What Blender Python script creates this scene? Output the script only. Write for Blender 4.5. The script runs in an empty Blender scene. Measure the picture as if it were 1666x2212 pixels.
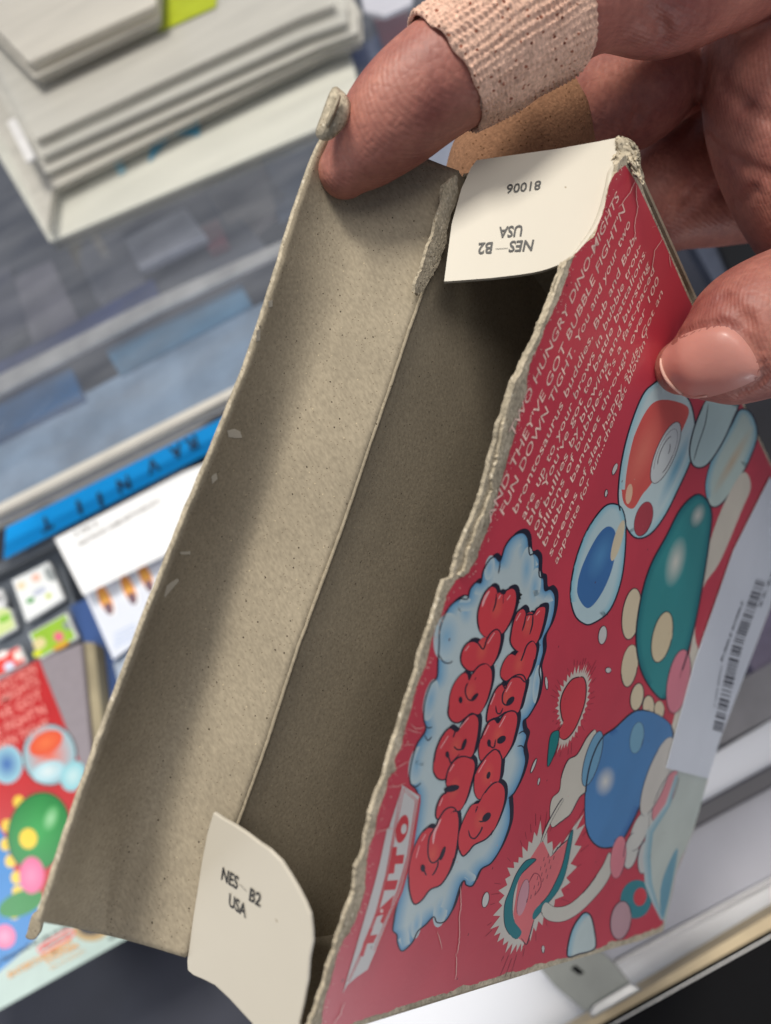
import bpy, bmesh, math, random
from mathutils import Vector, Matrix, noise
from mathutils.geometry import tessellate_polygon
from mathutils.bvhtree import BVHTree
random.seed(7)
S = bpy.context.scene
COL = S.collection

# ------------------------------------------------------------------ camera
# tracing units: the photograph at 1666 x 2212; F = focal length in those units
CX, CY, F = 833.0, 1106.0, 1500.0
H = 0.300                                   # height of the lens above the glass counter
N_ = Vector((-0.2425, -0.4375, -0.866)).normalized()      # world up, seen from the camera (x right, y down, z ahead)
X_ = Vector((0.875, -0.485, 0.0)); X_ = (X_ - N_*X_.dot(N_)).normalized()
Y_ = N_.cross(X_)
CAM = Vector((0, 0, H))
def c2w(p): return CAM + Vector((p.dot(X_), p.dot(Y_), p.dot(N_)))
def ray(u, v): return Vector(((u-CX)/F, (v-CY)/F, 1.0))
def pd(u, v, d): return c2w(ray(u, v)*d)               # point at a depth
def at(u, v, z):                                        # point on the level z
    r = ray(u, v); return c2w(r*((z-H)/r.dot(N_)))
cam = bpy.data.cameras.new('camera'); co = bpy.data.objects.new('camera', cam); COL.objects.link(co)
ax = Vector((1, 0, 0)); ay = Vector((0, -1, 0)); az = Vector((0, 0, -1))
def d2w(v): return Vector((v.dot(X_), v.dot(Y_), v.dot(N_)))
R = Matrix((d2w(ax), d2w(ay), d2w(az))).transposed()
co.matrix_world = Matrix.Translation(CAM) @ R.to_4x4()
cam.sensor_fit = 'VERTICAL'; cam.sensor_height = 24.0; cam.lens = 24.0*F/2212.0
cam.clip_start = 0.005; cam.clip_end = 50
cam.dof.use_dof = True; cam.dof.focus_distance = 0.112; cam.dof.aperture_fstop = 10.0
S.camera = co

# ------------------------------------------------------------------ light
w = bpy.data.worlds.new('World'); S.world = w; w.use_nodes = True
w.node_tree.nodes['Background'].inputs[0].default_value = (0.80, 0.86, 1.0, 1)
w.node_tree.nodes['Background'].inputs[1].default_value = 0.27
def area(name, camloc, target, sx, sy, power, col):
    l = bpy.data.lights.new(name, 'AREA'); l.shape = 'RECTANGLE'; l.size = sx; l.size_y = sy
    l.energy = power; l.color = col
    o = bpy.data.objects.new(name, l); COL.objects.link(o)
    p = c2w(Vector(camloc)); t = c2w(Vector(target))
    o.location = p; o.rotation_euler = (t-p).to_track_quat('-Z', 'Y').to_euler(); return o
area('overhead_light', (-0.40, -0.85, -0.72), (0, 0, 0.15), 0.28, 0.28, 15.5, (1.0, 0.95, 0.86))
area('overhead_light', (0.10, -0.50, -1.00), (0, 0, 0.15), 0.60, 0.60, 4.6, (1.0, 0.94, 0.88))  # soft fill added to brighten the cover, not a known lamp
area('case_fill', (-0.42, 0.16, 0.16), (-0.16, 0.08, 0.36), 0.22, 0.05, 0.58, (0.95, 0.98, 1.0))  # unseen fill added to brighten the blue sign and lower-left items
area('case_fill', (0.42, 0.62, 0.10), (0.22, 0.30, 0.35), 0.30, 0.06, 2.7, (0.95, 0.97, 1.0))  # unseen fill added to brighten the white shelf
S.view_settings.view_transform = 'Standard'; S.view_settings.look = 'None'
S.view_settings.exposure = 0.0; S.view_settings.gamma = 1.0
S.render.engine = 'CYCLES'

# ------------------------------------------------------------------ helpers
def lin(c):
    return tuple(((x/255)/12.92 if x/255 <= 0.04045 else ((x/255+0.055)/1.055)**2.4) for x in c)
def mat(name, rgb, rough=0.6, var=0.08, scale=60, bump=0.0, bscale=400, spec=0.5, coat=0.0, metal=0.0,
        flecks=None, attr=None, trans=0.0, alpha=1.0, sss=0.0, fine=0.0, stretch=None):
    m = bpy.data.materials.new(name); m.use_nodes = True
    nt = m.node_tree; n = nt.nodes; L = nt.links; b = n['Principled BSDF']
    b.inputs['Roughness'].default_value = rough; b.inputs['Metallic'].default_value = metal
    b.inputs['Specular IOR Level'].default_value = spec
    b.inputs['Coat Weight'].default_value = coat; b.inputs['Coat Roughness'].default_value = 0.18
    b.inputs['Alpha'].default_value = alpha
    b.inputs['Transmission Weight'].default_value = trans
    if sss:
        b.inputs['Subsurface Weight'].default_value = sss
        b.inputs['Subsurface Radius'].default_value = (1.0, 0.35, 0.2); b.inputs['Subsurface Scale'].default_value = 0.0022
    tc = n.new('ShaderNodeTexCoord'); src = tc.outputs['Object']
    if stretch:
        mp = n.new('ShaderNodeMapping'); mp.inputs['Scale'].default_value = stretch; L.new(src, mp.inputs[0]); src = mp.outputs[0]
    no = n.new('ShaderNodeTexNoise'); no.inputs['Scale'].default_value = scale; no.inputs['Detail'].default_value = 5
    L.new(src, no.inputs['Vector'])
    mr = n.new('ShaderNodeMapRange'); mr.inputs[1].default_value = 0.3; mr.inputs[2].default_value = 0.7
    mr.inputs[3].default_value = 1-var; mr.inputs[4].default_value = 1+var; L.new(no.outputs[0], mr.inputs[0])
    mx = n.new('ShaderNodeVectorMath'); mx.operation = 'SCALE'; L.new(mr.outputs[0], mx.inputs['Scale'])
    if attr:
        a = n.new('ShaderNodeAttribute'); a.attribute_name = attr; L.new(a.outputs['Color'], mx.inputs[0])
    else: mx.inputs[0].default_value = rgb
    out = mx.outputs[0]
    if fine:
        nf = n.new('ShaderNodeTexNoise'); nf.inputs['Scale'].default_value = 2600; nf.inputs['Detail'].default_value = 2
        mpf = n.new('ShaderNodeMapping'); mpf.inputs['Scale'].default_value = (1, 0.35, 0.8); mpf.inputs['Rotation'].default_value = (0.3, 0.2, 0.9)
        L.new(tc.outputs['Object'], mpf.inputs[0]); L.new(mpf.outputs[0], nf.inputs['Vector'])
        mf = n.new('ShaderNodeMapRange'); mf.inputs[1].default_value = .25; mf.inputs[2].default_value = .75; mf.inputs[3].default_value = 1-fine; mf.inputs[4].default_value = 1+fine
        nl = n.new('ShaderNodeTexNoise'); nl.inputs['Scale'].default_value = 28; nl.inputs['Detail'].default_value = 6; nl.inputs['Roughness'].default_value = .7
        ml = n.new('ShaderNodeMapRange'); ml.inputs[1].default_value = .35; ml.inputs[2].default_value = .65; ml.inputs[3].default_value = 1-fine*.6; ml.inputs[4].default_value = 1+fine*.5
        L.new(tc.outputs['Object'], nl.inputs['Vector']); L.new(nl.outputs[0], ml.inputs[0])
        L.new(nf.outputs[0], mf.inputs[0]); mm = n.new('ShaderNodeMath'); mm.operation = 'MULTIPLY'; L.new(mf.outputs[0], mm.inputs[0]); L.new(ml.outputs[0], mm.inputs[1])
        s2_ = n.new('ShaderNodeVectorMath'); s2_.operation = 'SCALE'; L.new(out, s2_.inputs[0]); L.new(mm.outputs[0], s2_.inputs['Scale']); out = s2_.outputs[0]
    if flecks:
        for k, (fc, th, fs) in enumerate(flecks):
            vo = n.new('ShaderNodeTexVoronoi'); vo.inputs['Scale'].default_value = fs
            mpv = n.new('ShaderNodeMapping'); mpv.inputs['Scale'].default_value = (1, 0.6+0.5*k, 1.4)
            L.new(tc.outputs['Object'], mpv.inputs[0]); L.new(mpv.outputs[0], vo.inputs['Vector'])
            lt = n.new('ShaderNodeMath'); lt.operation = 'LESS_THAN'; lt.inputs[1].default_value = th
            L.new(vo.outputs['Distance'], lt.inputs[0])
            rn = n.new('ShaderNodeSeparateColor'); L.new(vo.outputs['Color'], rn.inputs[0])
            gt = n.new('ShaderNodeMath'); gt.operation = 'GREATER_THAN'; gt.inputs[1].default_value = 0.45
            L.new(rn.outputs[0], gt.inputs[0])
            mu = n.new('ShaderNodeMath'); mu.operation = 'MULTIPLY'; L.new(lt.outputs[0], mu.inputs[0]); L.new(gt.outputs[0], mu.inputs[1])
            mc = n.new('ShaderNodeMix'); mc.data_type = 'RGBA'
            L.new(mu.outputs[0], mc.inputs['Factor']); L.new(out, mc.inputs['A']); mc.inputs['B'].default_value = (*fc, 1)
            out = mc.outputs['Result']
    L.new(out, b.inputs['Base Color'])
    if bump:
        n2 = n.new('ShaderNodeTexNoise'); n2.inputs['Scale'].default_value = bscale; n2.inputs['Detail'].default_value = 6
        L.new(src, n2.inputs['Vector'])
        bu = n.new('ShaderNodeBump'); bu.inputs['Strength'].default_value = 1.0; bu.inputs['Distance'].default_value = bump
        L.new(n2.outputs[0], bu.inputs['Height']); L.new(bu.outputs[0], b.inputs['Normal'])
    return m
def link(name, verts, faces, m, parent=None, smooth=False, cols=None):
    me = bpy.data.meshes.new(name); me.from_pydata([tuple(v) for v in verts], [], faces); me.update()
    if isinstance(m, (list, tuple)):
        for q in m: me.materials.append(q)
    else: me.materials.append(m)
    if cols is not None:
        ca = me.color_attributes.new('Col', 'FLOAT_COLOR', 'POINT')
        for i, c in enumerate(cols): ca.data[i].color = (*c, 1)
    if smooth:
        for p in me.polygons: p.use_smooth = True
    o = bpy.data.objects.new(name, me); COL.objects.link(o)
    if parent is not None:
        o.parent = parent; o.matrix_parent_inverse = Matrix.Translation(-parent.location)
    return o
def tag(o, label=None, cat=None, group=None, kind=None):
    for k, v in (('label', label), ('category', cat), ('group', group), ('kind', kind)):
        if v: o[k] = v
    return o
def root(name, loc, label, cat, group=None):
    o = bpy.data.objects.new(name, None); COL.objects.link(o); o.location = loc; o.empty_display_size = 0.01
    bpy.context.view_layer.update()
    return tag(o, label, cat, group)
def rebase(o):                    # put a single mesh's origin at its base centre
    me = o.data; xs = [v.co for v in me.vertices]
    c = sum(xs, Vector())/len(xs); c.z = min(v.z for v in xs)
    me.transform(Matrix.Translation(-c)); o.location = c; return o
def tri(pts2):
    return tessellate_polygon([[Vector((p[0], p[1], 0)) for p in pts2]])
def slab(pts3, off, pts2=None):
    """closed slab: polygon pts3 extruded by vector off"""
    n = len(pts3)
    if pts2 is None:
        a = (pts3[1]-pts3[0]).normalized(); nn = off.normalized()
        b = nn.cross(a).normalized(); a = b.cross(nn)
        pts2 = [((p-pts3[0]).dot(a)*1000, (p-pts3[0]).dot(b)*1000) for p in pts3]
    t = tri(pts2)
    v = list(pts3) + [p+off for p in pts3]
    f = [tuple(x) for x in t] + [tuple(reversed([i+n for i in x])) for x in t]
    f += [(i, (i+1) % n, (i+1) % n+n, i+n) for i in range(n)]
    return v, f
def fixn(o):
    bm = bmesh.new(); bm.from_mesh(o.data); bmesh.ops.recalc_face_normals(bm, faces=bm.faces); bm.to_mesh(o.data); bm.free(); return o
def cat_(pts, n=6, closed=True):
    P = [Vector(p) for p in pts]; out = []; m = len(P)
    for i in range(m if closed else m-1):
        p0 = P[(i-1) % m] if closed or i > 0 else P[i]; p1 = P[i]; p2 = P[(i+1) % m]
        p3 = P[(i+2) % m] if closed or i+2 < m else P[(i+1) % m]
        for k in range(n):
            t = k/n; out.append(0.5*((2*p1)+(p2-p0)*t+(2*p0-5*p1+4*p2-p3)*t*t+(3*p1-p0-3*p2+p3)*t**3))
    if not closed: out.append(P[-1])
    return out
def jag(pts, step=6, amp=3, seed=0):
    """resample a polyline finely and roughen it like torn board"""
    P = [Vector(p) for p in pts]; out = []; d = 0
    for i in range(len(P)-1):
        L_ = (P[i+1]-P[i]).length; k = max(1, int(L_/step)); nn = Vector((-(P[i+1]-P[i]).y, (P[i+1]-P[i]).x)).normalized()
        for j in range(k):
            q = P[i].lerp(P[i+1], j/k); d += step
            a = noise.noise(Vector((d*0.03, seed, 0)))*amp*1.6+noise.noise(Vector((d*0.15, seed, 3)))*amp
            out.append(q+nn*a)
    out.append(P[-1]); return out
Kp = 1.844
def tr(z, pts): return [((z[0]+z[2]*p[0])/Kp, (z[1]+z[2]*p[1])/Kp) for p in pts]
ZA = (1500, 2050, .45018); ZB = (1300, 2900, .45018); ZC = (1800, 2600, .45018); ZD = (1150, 3300, .45018)
Z6 = (2000, 1500, .7685); E2 = (2300, 1400, .46339); H8 = (2000, 2900, .6435); Z5 = (1800, 600, .7635); ZT = (2650, 1900, .5516)
ZE = (600, 3100, .45018); ZF = (1200, 300, .4802)

# ------------------------------------------------------------------ box frame (all in camera axes, metres)
def vp(a, b, c, d):
    l1 = Vector((*a, 1)).cross(Vector((*b, 1))); l2 = Vector((*c, 1)).cross(Vector((*d, 1))); v = l1.cross(l2); return v/v.z
C0, D0, E0, G0 = (1365, 310), (655, 2250), (1435, 2010), (1706, 1082)
v1 = vp(D0, C0, E0, G0); v2 = vp(D0, E0, C0, G0)
dA = Vector((v1.x-CX, v1.y-CY, F)).normalized(); dB = Vector((v2.x-CX, v2.y-CY, F)).normalized()
nn_ = dA.cross(dB).normalized()                       # away from the lens, towards the back panel
k0 = 1.0
PD = ray(*D0)/nn_.dot(ray(*D0)); PC = ray(*C0)/nn_.dot(ray(*C0))
sc = 0.127/(PC-PD).length; KF = sc                   # front plane: nn . P = KF
class Plane:
    def __init__(s, n, k): s.n = n; s.k = k
    def depth(s, u, v): return s.k/s.n.dot(ray(u, v))
    def p(s, u, v, off=0.0):                          # off: metres towards the lens
        return c2w(ray(u, v)*((s.k-off)/s.n.dot(ray(u, v))))
    @staticmethod
    def three(a, b, c):
        n = (b-a).cross(c-a).normalized()
        if n.z < 0: n = -n
        return Plane(n, n.dot(a))
FRONT = Plane(nn_, KF); BACK = Plane(nn_, KF+0.0225)
NW = d2w(nn_)                                         # world direction away from the lens
DW = d2w(dB)                                          # world direction down into the box
CT = 0.0006                                           # board thickness

# ------------------------------------------------------------------ materials
GREYB = lin((160, 149, 129))
m_inner = mat('grey_board', GREYB, 0.9, 0.05, 90, 0.00005, 1500, 0.15, fine=0.17,
              flecks=[(lin((60, 50, 40)), 0.085, 760), (lin((195, 180, 150)), 0.07, 620), (lin((110, 96, 78)), 0.15, 1500)])
m_torn = mat('torn_board', lin((180, 169, 148)), 0.95, 0.22, 420, 0.00022, 2000, 0.05, fine=0.3, flecks=[(lin((208, 198, 178)), 0.2, 900), (lin((112, 92, 66)), 0.13, 1200)])
m_white = mat('white_board', lin((202, 195, 180)), 0.45, 0.04, 30, 0.00003, 160, 0.35, flecks=[(lin((160, 148, 124)), 0.05, 320)])
m_print = mat('printed_cover', (1, 1, 1), 0.42, 0.07, 60, 0.000015, 1500, 0.45, coat=0.35, attr='Col',
              flecks=[(lin((90, 25, 40)), 0.05, 260), (lin((214, 168, 160)), 0.035, 210)])
m_ink = mat('black_ink', lin((28, 26, 26)), 0.5, 0.05)
m_textw = mat('pale_print', lin((238, 205, 190)), 0.45, 0.25, 900)
m_stick = mat('sticker_paper', lin((214, 218, 226)), 0.35, 0.02, 80, spec=0.4)
m_grime = mat('blurred_ink', lin((70, 74, 86)), 0.5, 0.2, 900)

# ------------------------------------------------------------------ art on planes
class Art:
    def __init__(s, plane, base=0.00004): s.pl = plane; s.b = base; s.v = []; s.f = []; s.c = []; s.k = 0
    def add(s, pts, tris, cols, lay):
        s.k += 1; off = s.b+lay*0.000009+(s.k % 45)*0.00000015
        o = len(s.v); s.v += [s.pl.p(p[0], p[1], off) for p in pts]; s.c += cols
        s.f += [tuple(i+o for i in t) for t in tris]
    def poly(s, pts, col, lay, smooth=0):
        if smooth: pts = cat_([Vector(p).to_2d() for p in pts], smooth)
        c = lin(col); s.add(pts, tri(pts), [c]*len(pts), lay); return pts
    def ell(s, cx, cy, a, b, ang, col, lay, cin=None):
        ca, sa = math.cos(math.radians(ang)), math.sin(math.radians(ang)); n = 28
        rim = [(cx+a*math.cos(t)*ca-b*math.sin(t)*sa, cy+a*math.cos(t)*sa+b*math.sin(t)*ca) for t in [2*math.pi*i/n for i in range(n)]]
        if cin is None: s.add(rim, tri(rim), [lin(col)]*n, lay)
        else: s.add([(cx, cy)]+rim, [(0, 1+i, 1+(i+1) % n) for i in range(n)], [lin(cin)]+[lin(col)]*n, lay)
        return rim
    def ribbon(s, path, w0, w1, c0, c1, lay, closed=False):
        """strip between path offset w0 and w1 along the left normal, colours c0/c1"""
        P = [Vector(p).to_2d() for p in path]; n = len(P); A = []; B = []
        for i in range(n):
            a = P[(i-1) % n] if closed or i else P[0]; b = P[(i+1) % n] if closed or i < n-1 else P[-1]
            t = (b-a); t = t.normalized() if t.length > 1e-6 else Vector((1, 0)); nr = Vector((-t.y, t.x))
            tw = 1.0 if closed else min(1, 0.35+min(i, n-1-i)*0.3)
            A.append(P[i]+nr*w0*tw); B.append(P[i]+nr*w1*tw)
        for i in range(n if closed else n-1):
            j = (i+1) % n
            s.add([A[i], A[j], B[j], B[i]], [(0, 1, 2), (0, 2, 3)], [lin(c0), lin(c0), lin(c1), lin(c1)], lay)
    def line(s, path, w, col, lay, closed=False, smooth=4):
        if smooth and len(path) > 2: path = cat_([Vector(p).to_2d() for p in path], smooth, closed)
        s.ribbon(path, -w/2, w/2, col, col, lay, closed)
    def build(s, name, m, parent):
        return link(name, s.v, s.f, m, parent, cols=s.c)
def area2(P): return sum(P[i][0]*P[(i+1) % len(P)][1]-P[(i+1) % len(P)][0]*P[i][1] for i in range(len(P)))/2
def text_mesh(txt, bold=0.0):
    cu = bpy.data.curves.new('t', 'FONT'); cu.body = txt; cu.size = 1; cu.offset = bold; cu.resolution_u = 3
    o = bpy.data.objects.new('t', cu); COL.objects.link(o); bpy.context.view_layer.update()
    me = bpy.data.meshes.new_from_object(o.evaluated_get(bpy.context.evaluated_depsgraph_get()))
    v = [x.co.copy() for x in me.vertices]; f = [tuple(p.vertices) for p in me.polygons]
    bpy.data.objects.remove(o); bpy.data.curves.remove(cu); bpy.data.meshes.remove(me)
    x0 = min(p.x for p in v); x1 = max(p.x for p in v)
    return [Vector(((p.x-x0)/(x1-x0), p.y/0.69, 0)) for p in v], f
def text3(txt, Sp, Ep, Tp, bold=0.0, slant=0.0):
    """text whose baseline runs Sp->Ep and whose capitals reach Tp above Sp (world points)"""
    v, f = text_mesh(txt, bold)
    return [Sp+(Ep-Sp)*p.x+(Tp-Sp)*p.y for p in v], f
def join(parts):
    V, Fc = [], []
    for v, f in parts:
        o = len(V); V += v; Fc += [tuple(i+o for i in x) for x in f]
    return V, Fc

# ================================================================== SETTING
m_dark = mat('dark_case_floor', lin((52, 54, 66)), 0.6, 0.3, 12, 0.0002, 60)
m_shelfw = mat('white_shelf', lin((240, 242, 248)), 0.25, 0.02, 10)
m_greym = mat('brushed_rail', lin((150, 150, 152)), 0.35, 0.06, 200, metal=0.6)
m_silver = mat('silver_steel', lin((190, 190, 188)), 0.3, 0.06, 300, metal=0.85)
m_black = mat('black_trim', lin((7, 7, 10)), 0.8, 0.15, 80, 0.0001, 500, spec=0.2)
m_tan = mat('tan_edge_band', lin((205, 185, 150)), 0.6, 0.1, 60)
m_lamin = mat('grey_laminate', lin((150, 150, 160)), 0.35, 0.1, 25)

def quad_on(z, pts, th, name, m, parent=None, below=True, bev=0.0):
    P = [at(u, v, z) for u, v in pts]
    v, f = slab(P, Vector((0, 0, -th if below else th)))
    o = link(name, v, f, m, parent); fixn(o)
    if bev:
        b = o.modifiers.new('b', 'BEVEL'); b.width = bev; b.segments = 3
    return o
# floor of the display case, one big sheet
fl = link('display_floor', [Vector(p) for p in ((-2, -2, -0.16), (2, -2, -0.16), (2, 2, -0.16), (-2, 2, -0.16))], [(0, 1, 2, 3)], m_dark)
tag(fl, kind='structure')
Z1 = -0.045
# white glossy shelf deck, lower right
sh = quad_on(-0.055, [(380, 2330), (1115, 1880), (1760, 1500), (1950, 1750), (1700, 1960), (900, 2500)], 0.008, 'shelf_deck', m_shelfw); tag(sh, kind='structure')
o = rebase(quad_on(-0.050, [(1180, 1812), (1760, 1500), (1760, 1380), (1180, 1700)], 0.003, 'grey_panel', mat('dull_grey', lin((118, 116, 120)), 0.35, 0.3, 30)))
tag(o, 'dull grey panel above the white shelf, beside the barcode sticker', 'panel')
o = rebase(quad_on(-0.0490, [(1300, 1855), (1780, 1594), (1780, 1835), (1300, 2088)], 0.004, 'metal_channel', mat('channel_grey', lin((170, 170, 180)), 0.3, 0.08, 30), bev=0.001))
tag(o, 'grey metal channel crossing the white shelf right of the box bottom', 'channel')
o = rebase(quad_on(-0.0455, [(1300, 1852), (1780, 1590), (1780, 1640), (1300, 1900)], 0.003, 'dark_channel_strip', mat('strip_grey', lin((84, 82, 88)), 0.4, 0.1, 30), bev=0.001))
tag(o, 'dark grey strip along the top of the metal channel', 'strip')
o = rebase(quad_on(-0.0470, [(1330, 2075), (1780, 1834), (1780, 1842), (1330, 2084)], 0.004, 'shelf_seam', m_greym))
tag(o, 'thin grey strip along the white shelf below the metal channel', 'strip')
o = rebase(quad_on(-0.030, [(1140, 2280), (1392, 2138), (1666, 1974), (1780, 1908), (1780, 1945), (1666, 2009), (1180, 2284)], 0.02, 'edge_strip', m_tan, bev=0.0008))
tag(o, 'tan edge strip between the white shelf and the black counter front', 'edge strip')
o = rebase(quad_on(-0.028, [(1180, 2281), (1666, 2010), (1780, 1946), (1800, 2300), (1250, 2500)], 0.03, 'counter_front', m_black, bev=0.001))
tag(o, 'black counter front in the bottom right corner', 'counter')
o = rebase(quad_on(-0.0275, [(1215, 2272), (1666, 2021), (1780, 1958), (1780, 1961), (1666, 2024), (1215, 2275)], 0.003, 'trim_line', m_silver))
tag(o, 'fine bright metal line along the black counter front', 'trim')
# bracket
zbk = -0.027
br = root('steel_bracket', at(1260, 2140, zbk), 'silver steel bracket with a square hole under the box corner', 'bracket')
bp = tr(H8, [(160, 1400), (560, 1330), (700, 1455), (800, 1585), (560, 1720), (520, 1760), (330, 1600)])
P = [at(u, v, zbk) for u, v in bp]; v, f = slab(P, Vector((0, 0, -0.0012)))
o = link('bracket_plate', v, f, mat('dull_steel', lin((148, 150, 144)), 0.45, 0.1, 80, metal=0.3), br); fixn(o); bm_ = o.modifiers.new('b', 'BEVEL'); bm_.width = .0004; bm_.segments = 2
bp = tr(H8, [(800, 1578), (870, 1620), (560, 1800), (535, 1770), (560, 1722)])
P = [at(u, v, zbk+0.0025) for u, v in bp]; v, f = slab(P, Vector((0, 0, -0.003)))
o = link('bracket_lip', v, f, m_silver, br); fixn(o); bm_ = o.modifiers.new('b', 'BEVEL'); bm_.width = .0008; bm_.segments = 3
bp = tr(H8, [(425, 1490), (455, 1468), (510, 1515), (480, 1530)])
P = [at(u, v, zbk+0.0003) for u, v in bp]; v, f = slab(P, Vector((0, 0, -0.0008))); fixn(link('slot', v, f, m_black, br))
# things in the dark behind the thumb
for nm, pts, z, c, lab in (
    ('plastic_case', [(1470, 480), (1700, 380), (1760, 560), (1560, 640)], -0.06, (70, 76, 92), 'slate plastic case in the gap between the fingers and the thumb'),
    ('plastic_case', [(1560, 860), (1800, 800), (1800, 960), (1600, 1010)], -0.07, (24, 24, 30), 'black plastic case just below the thumb at the right edge'),
    ('plastic_case', [(1590, 1390), (1800, 1180), (1860, 1420), (1666, 1500)], -0.058, (116, 106, 132), 'purple grey plastic case right of the barcode sticker'),
    ('plastic_case', [(1540, 500), (1640, 480), (1660, 600), (1600, 640)], -0.055, (12, 12, 14), 'black plastic case touching the slate one behind the thumb'),
    ('plastic_case', [(1560, 1500), (1700, 1430), (1760, 1560), (1560, 1640)], -0.075, (112, 112, 118), 'scratched grey plastic case above the grey panel')):
    o = rebase(quad_on(z, pts, 0.012, nm, mat('case_plastic', lin(c), 0.35, 0.25, 40), bev=0.001)); tag(o, lab, 'case', 'cases inside the counter')

# ---- what lies lower left: grey cartridge, small cards, label, leaflet
m_cart = mat('grey_cartridge', lin((138, 129, 134)), 0.6, 0.05, 200, 0.00006, 900)
zc_ = Z1
A1 = at(176, 1386, zc_); A2 = at(84, 1424, zc_)
ex = (A1-A2).normalized(); ey = Vector((ex.y, -ex.x, 0))
if (at(530, 2212, zc_)-A1).dot(ey) < 0: ey = -ey
ct = root('game_cartridge', A2, 'dark grey game cartridge with a red printed label, lower left', 'cartridge')
P = [A1, A1+ey*0.155, A1+ey*0.155-ex*0.125, A1-ex*0.125]
v, f = slab(P, Vector((0, 0, -0.014))); o = fixn(link('shell', v, f, m_cart, ct)); bm_ = o.modifiers.new('b', 'BEVEL'); bm_.width = .0015; bm_.segments = 3
class Level:
    def __init__(s, z): s.z = z
    def p(s, u, v, off=0.0): return at(u, v, s.z+off)
lab = Art(Level(zc_+0.0002), 0.0)
TR, BR = (84, 1424), (286, 2021)
dirb = (Vector((0, 2181))-Vector((286, 2021)))
RED = (182, 42, 44)
LBR = (300, 2013)
lab.poly([TR, (181, 1666), (262, 1868), LBR, (286, 2021), (0, 2181), (-200, 2290), (-280, 1620)], (168, 186, 178), 0)
lab.poly([TR, (181, 1666), (226, 1780), (262, 1868), (200, 1900), (110, 1935), (0, 1985), (-200, 2080), (-280, 1620)], RED, 1)
Z4 = (0, 2000, .9407)
lab.poly(tr(Z4, [(-200, 1300), (0, 1380), (60, 1560), (120, 1640), (170, 1760), (100, 1900), (-200, 2050)]), (40, 120, 185), 2, 4)
b_ = tr(Z4, [(210, 1070)])[0]; lab.ell(*b_, 58, 66, 0, (140, 185, 195), 3, (220, 105, 80)); lab.line(lab.ell(*b_, 58, 66, 0, (140, 185, 195), 2), 3, (70, 50, 50), 4, True, 0)
b_ = tr(Z4, [(195, 1020)])[0]; lab.ell(*b_, 40, 24, -30, (214, 80, 52), 4, (222, 112, 66))
b_ = tr(Z4, [(205, 1140)])[0]; lab.ell(*b_, 36, 22, -20, (160, 200, 210), 5, (205, 215, 215))
b_ = tr(Z4, [(30, 1110)])[0]; lab.ell(*b_, 34, 42, 0, (150, 195, 205), 3, (50, 90, 160)); 
b_ = tr(Z4, [(310, 1160)])[0]; lab.ell(*b_, 26, 34, 20, (130, 190, 200), 5, (190, 215, 215))
# plain round bubbles stand where the cover shows its mascot
b_ = tr(Z4, [(165, 1395)])[0]; e_ = lab.ell(*b_, 66, 86, 15, (24, 120, 52), 5, (46, 150, 70)); lab.line(e_, 3, (30, 50, 35), 6, True, 0)
b_ = tr(Z4, [(120, 1425)])[0]; lab.ell(*b_, 19, 22, 0, (235, 195, 50), 7)
b_ = tr(Z4, [(215, 1340)])[0]; lab.ell(*b_, 16, 30, 20, (46, 150, 70), 7, (150, 200, 150))
b_ = tr(Z4, [(135, 1580)])[0]; lab.ell(*b_, 27, 40, 0, (215, 95, 140), 7, (235, 130, 165))
b_ = tr(Z4, [(90, 1700)])[0]; lab.ell(*b_, 52, 26, -22, (30, 125, 50), 6)
b_ = tr(Z4, [(20, 1840)])[0]; lab.ell(*b_, 24, 26, 0, (215, 95, 140), 6, (235, 150, 180))
for q in ((80, 1270), (30, 1370), (25, 1450), (45, 1520), (70, 1590), (75, 1650), (60, 1740)):
    b_ = tr(Z4, [q])[0]; lab.ell(*b_, 12, 14, 0, (225, 190, 60), 4)
zr = (0, 3500, .42017)
b_ = tr(zr, [(860, 480)])[0]; lab.ell(*b_, 38, 26, 0, (168, 140, 92), 3); lab.ell(b_[0], b_[1]-3, 26, 16, 0, (30, 24, 24), 4)
red_pill = tr(zr, [(375, 650), (620, 495), (680, 490), (690, 540), (430, 700), (385, 690)])
lab.line(red_pill, 4, (225, 60, 60), 4, True)
lab.build('label', mat('label_print', (1, 1, 1), 0.35, 0.05, 90, attr='Col', spec=0.4), ct)
tx = []
def bt(txt, a, b, t, z=zc_+0.0006, bold=0.01):
    Sp, Ep, Tp = at(*a, z), at(*b, z), at(*t, z); return text3(txt, Sp, Ep, Tp, bold)
for row, (a, b) in zip(('AND TWO HUN', 'DINO-MIGHTS', "THEY'VE GOT", "BUBBLE FIGHT'N", 'FUN DOWN TIGHT'),
        (((-55, 1527), (80, 1452)), ((-60, 1558), (86, 1478)), ((-65, 1592), (93, 1508)), ((-72, 1625), (101, 1540)), ((-80, 1658), (110, 1572)))):
    tx.append(bt(row, a, b, (a[0]-6, a[1]-20)))
v, f = join(tx); link('blurb', v, f, mat('blurb_print', lin((235, 150, 140)), 0.5), ct)
tz = lambda p: tr(zr, [p])[0]
v, f = join([bt("for Nintendo® for play on the", tz((-60, 840)), tz((655, 455)), tz((-72, 800))), ])
v_s, f_s = bt('NES', tz((1035, 590)), tz((1105, 550)), tz((1025, 560))); link('system_code', v_s, f_s, m_ink, ct)
link('small_print', v, f, m_ink, ct)
v, f = join([bt('Nintendo', tz((405, 680)), tz((670, 530)), tz((390, 645)), bold=0.02)]); link('badge_lettering', v, f, mat('red_print', lin((215, 50, 50))), ct)
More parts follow.
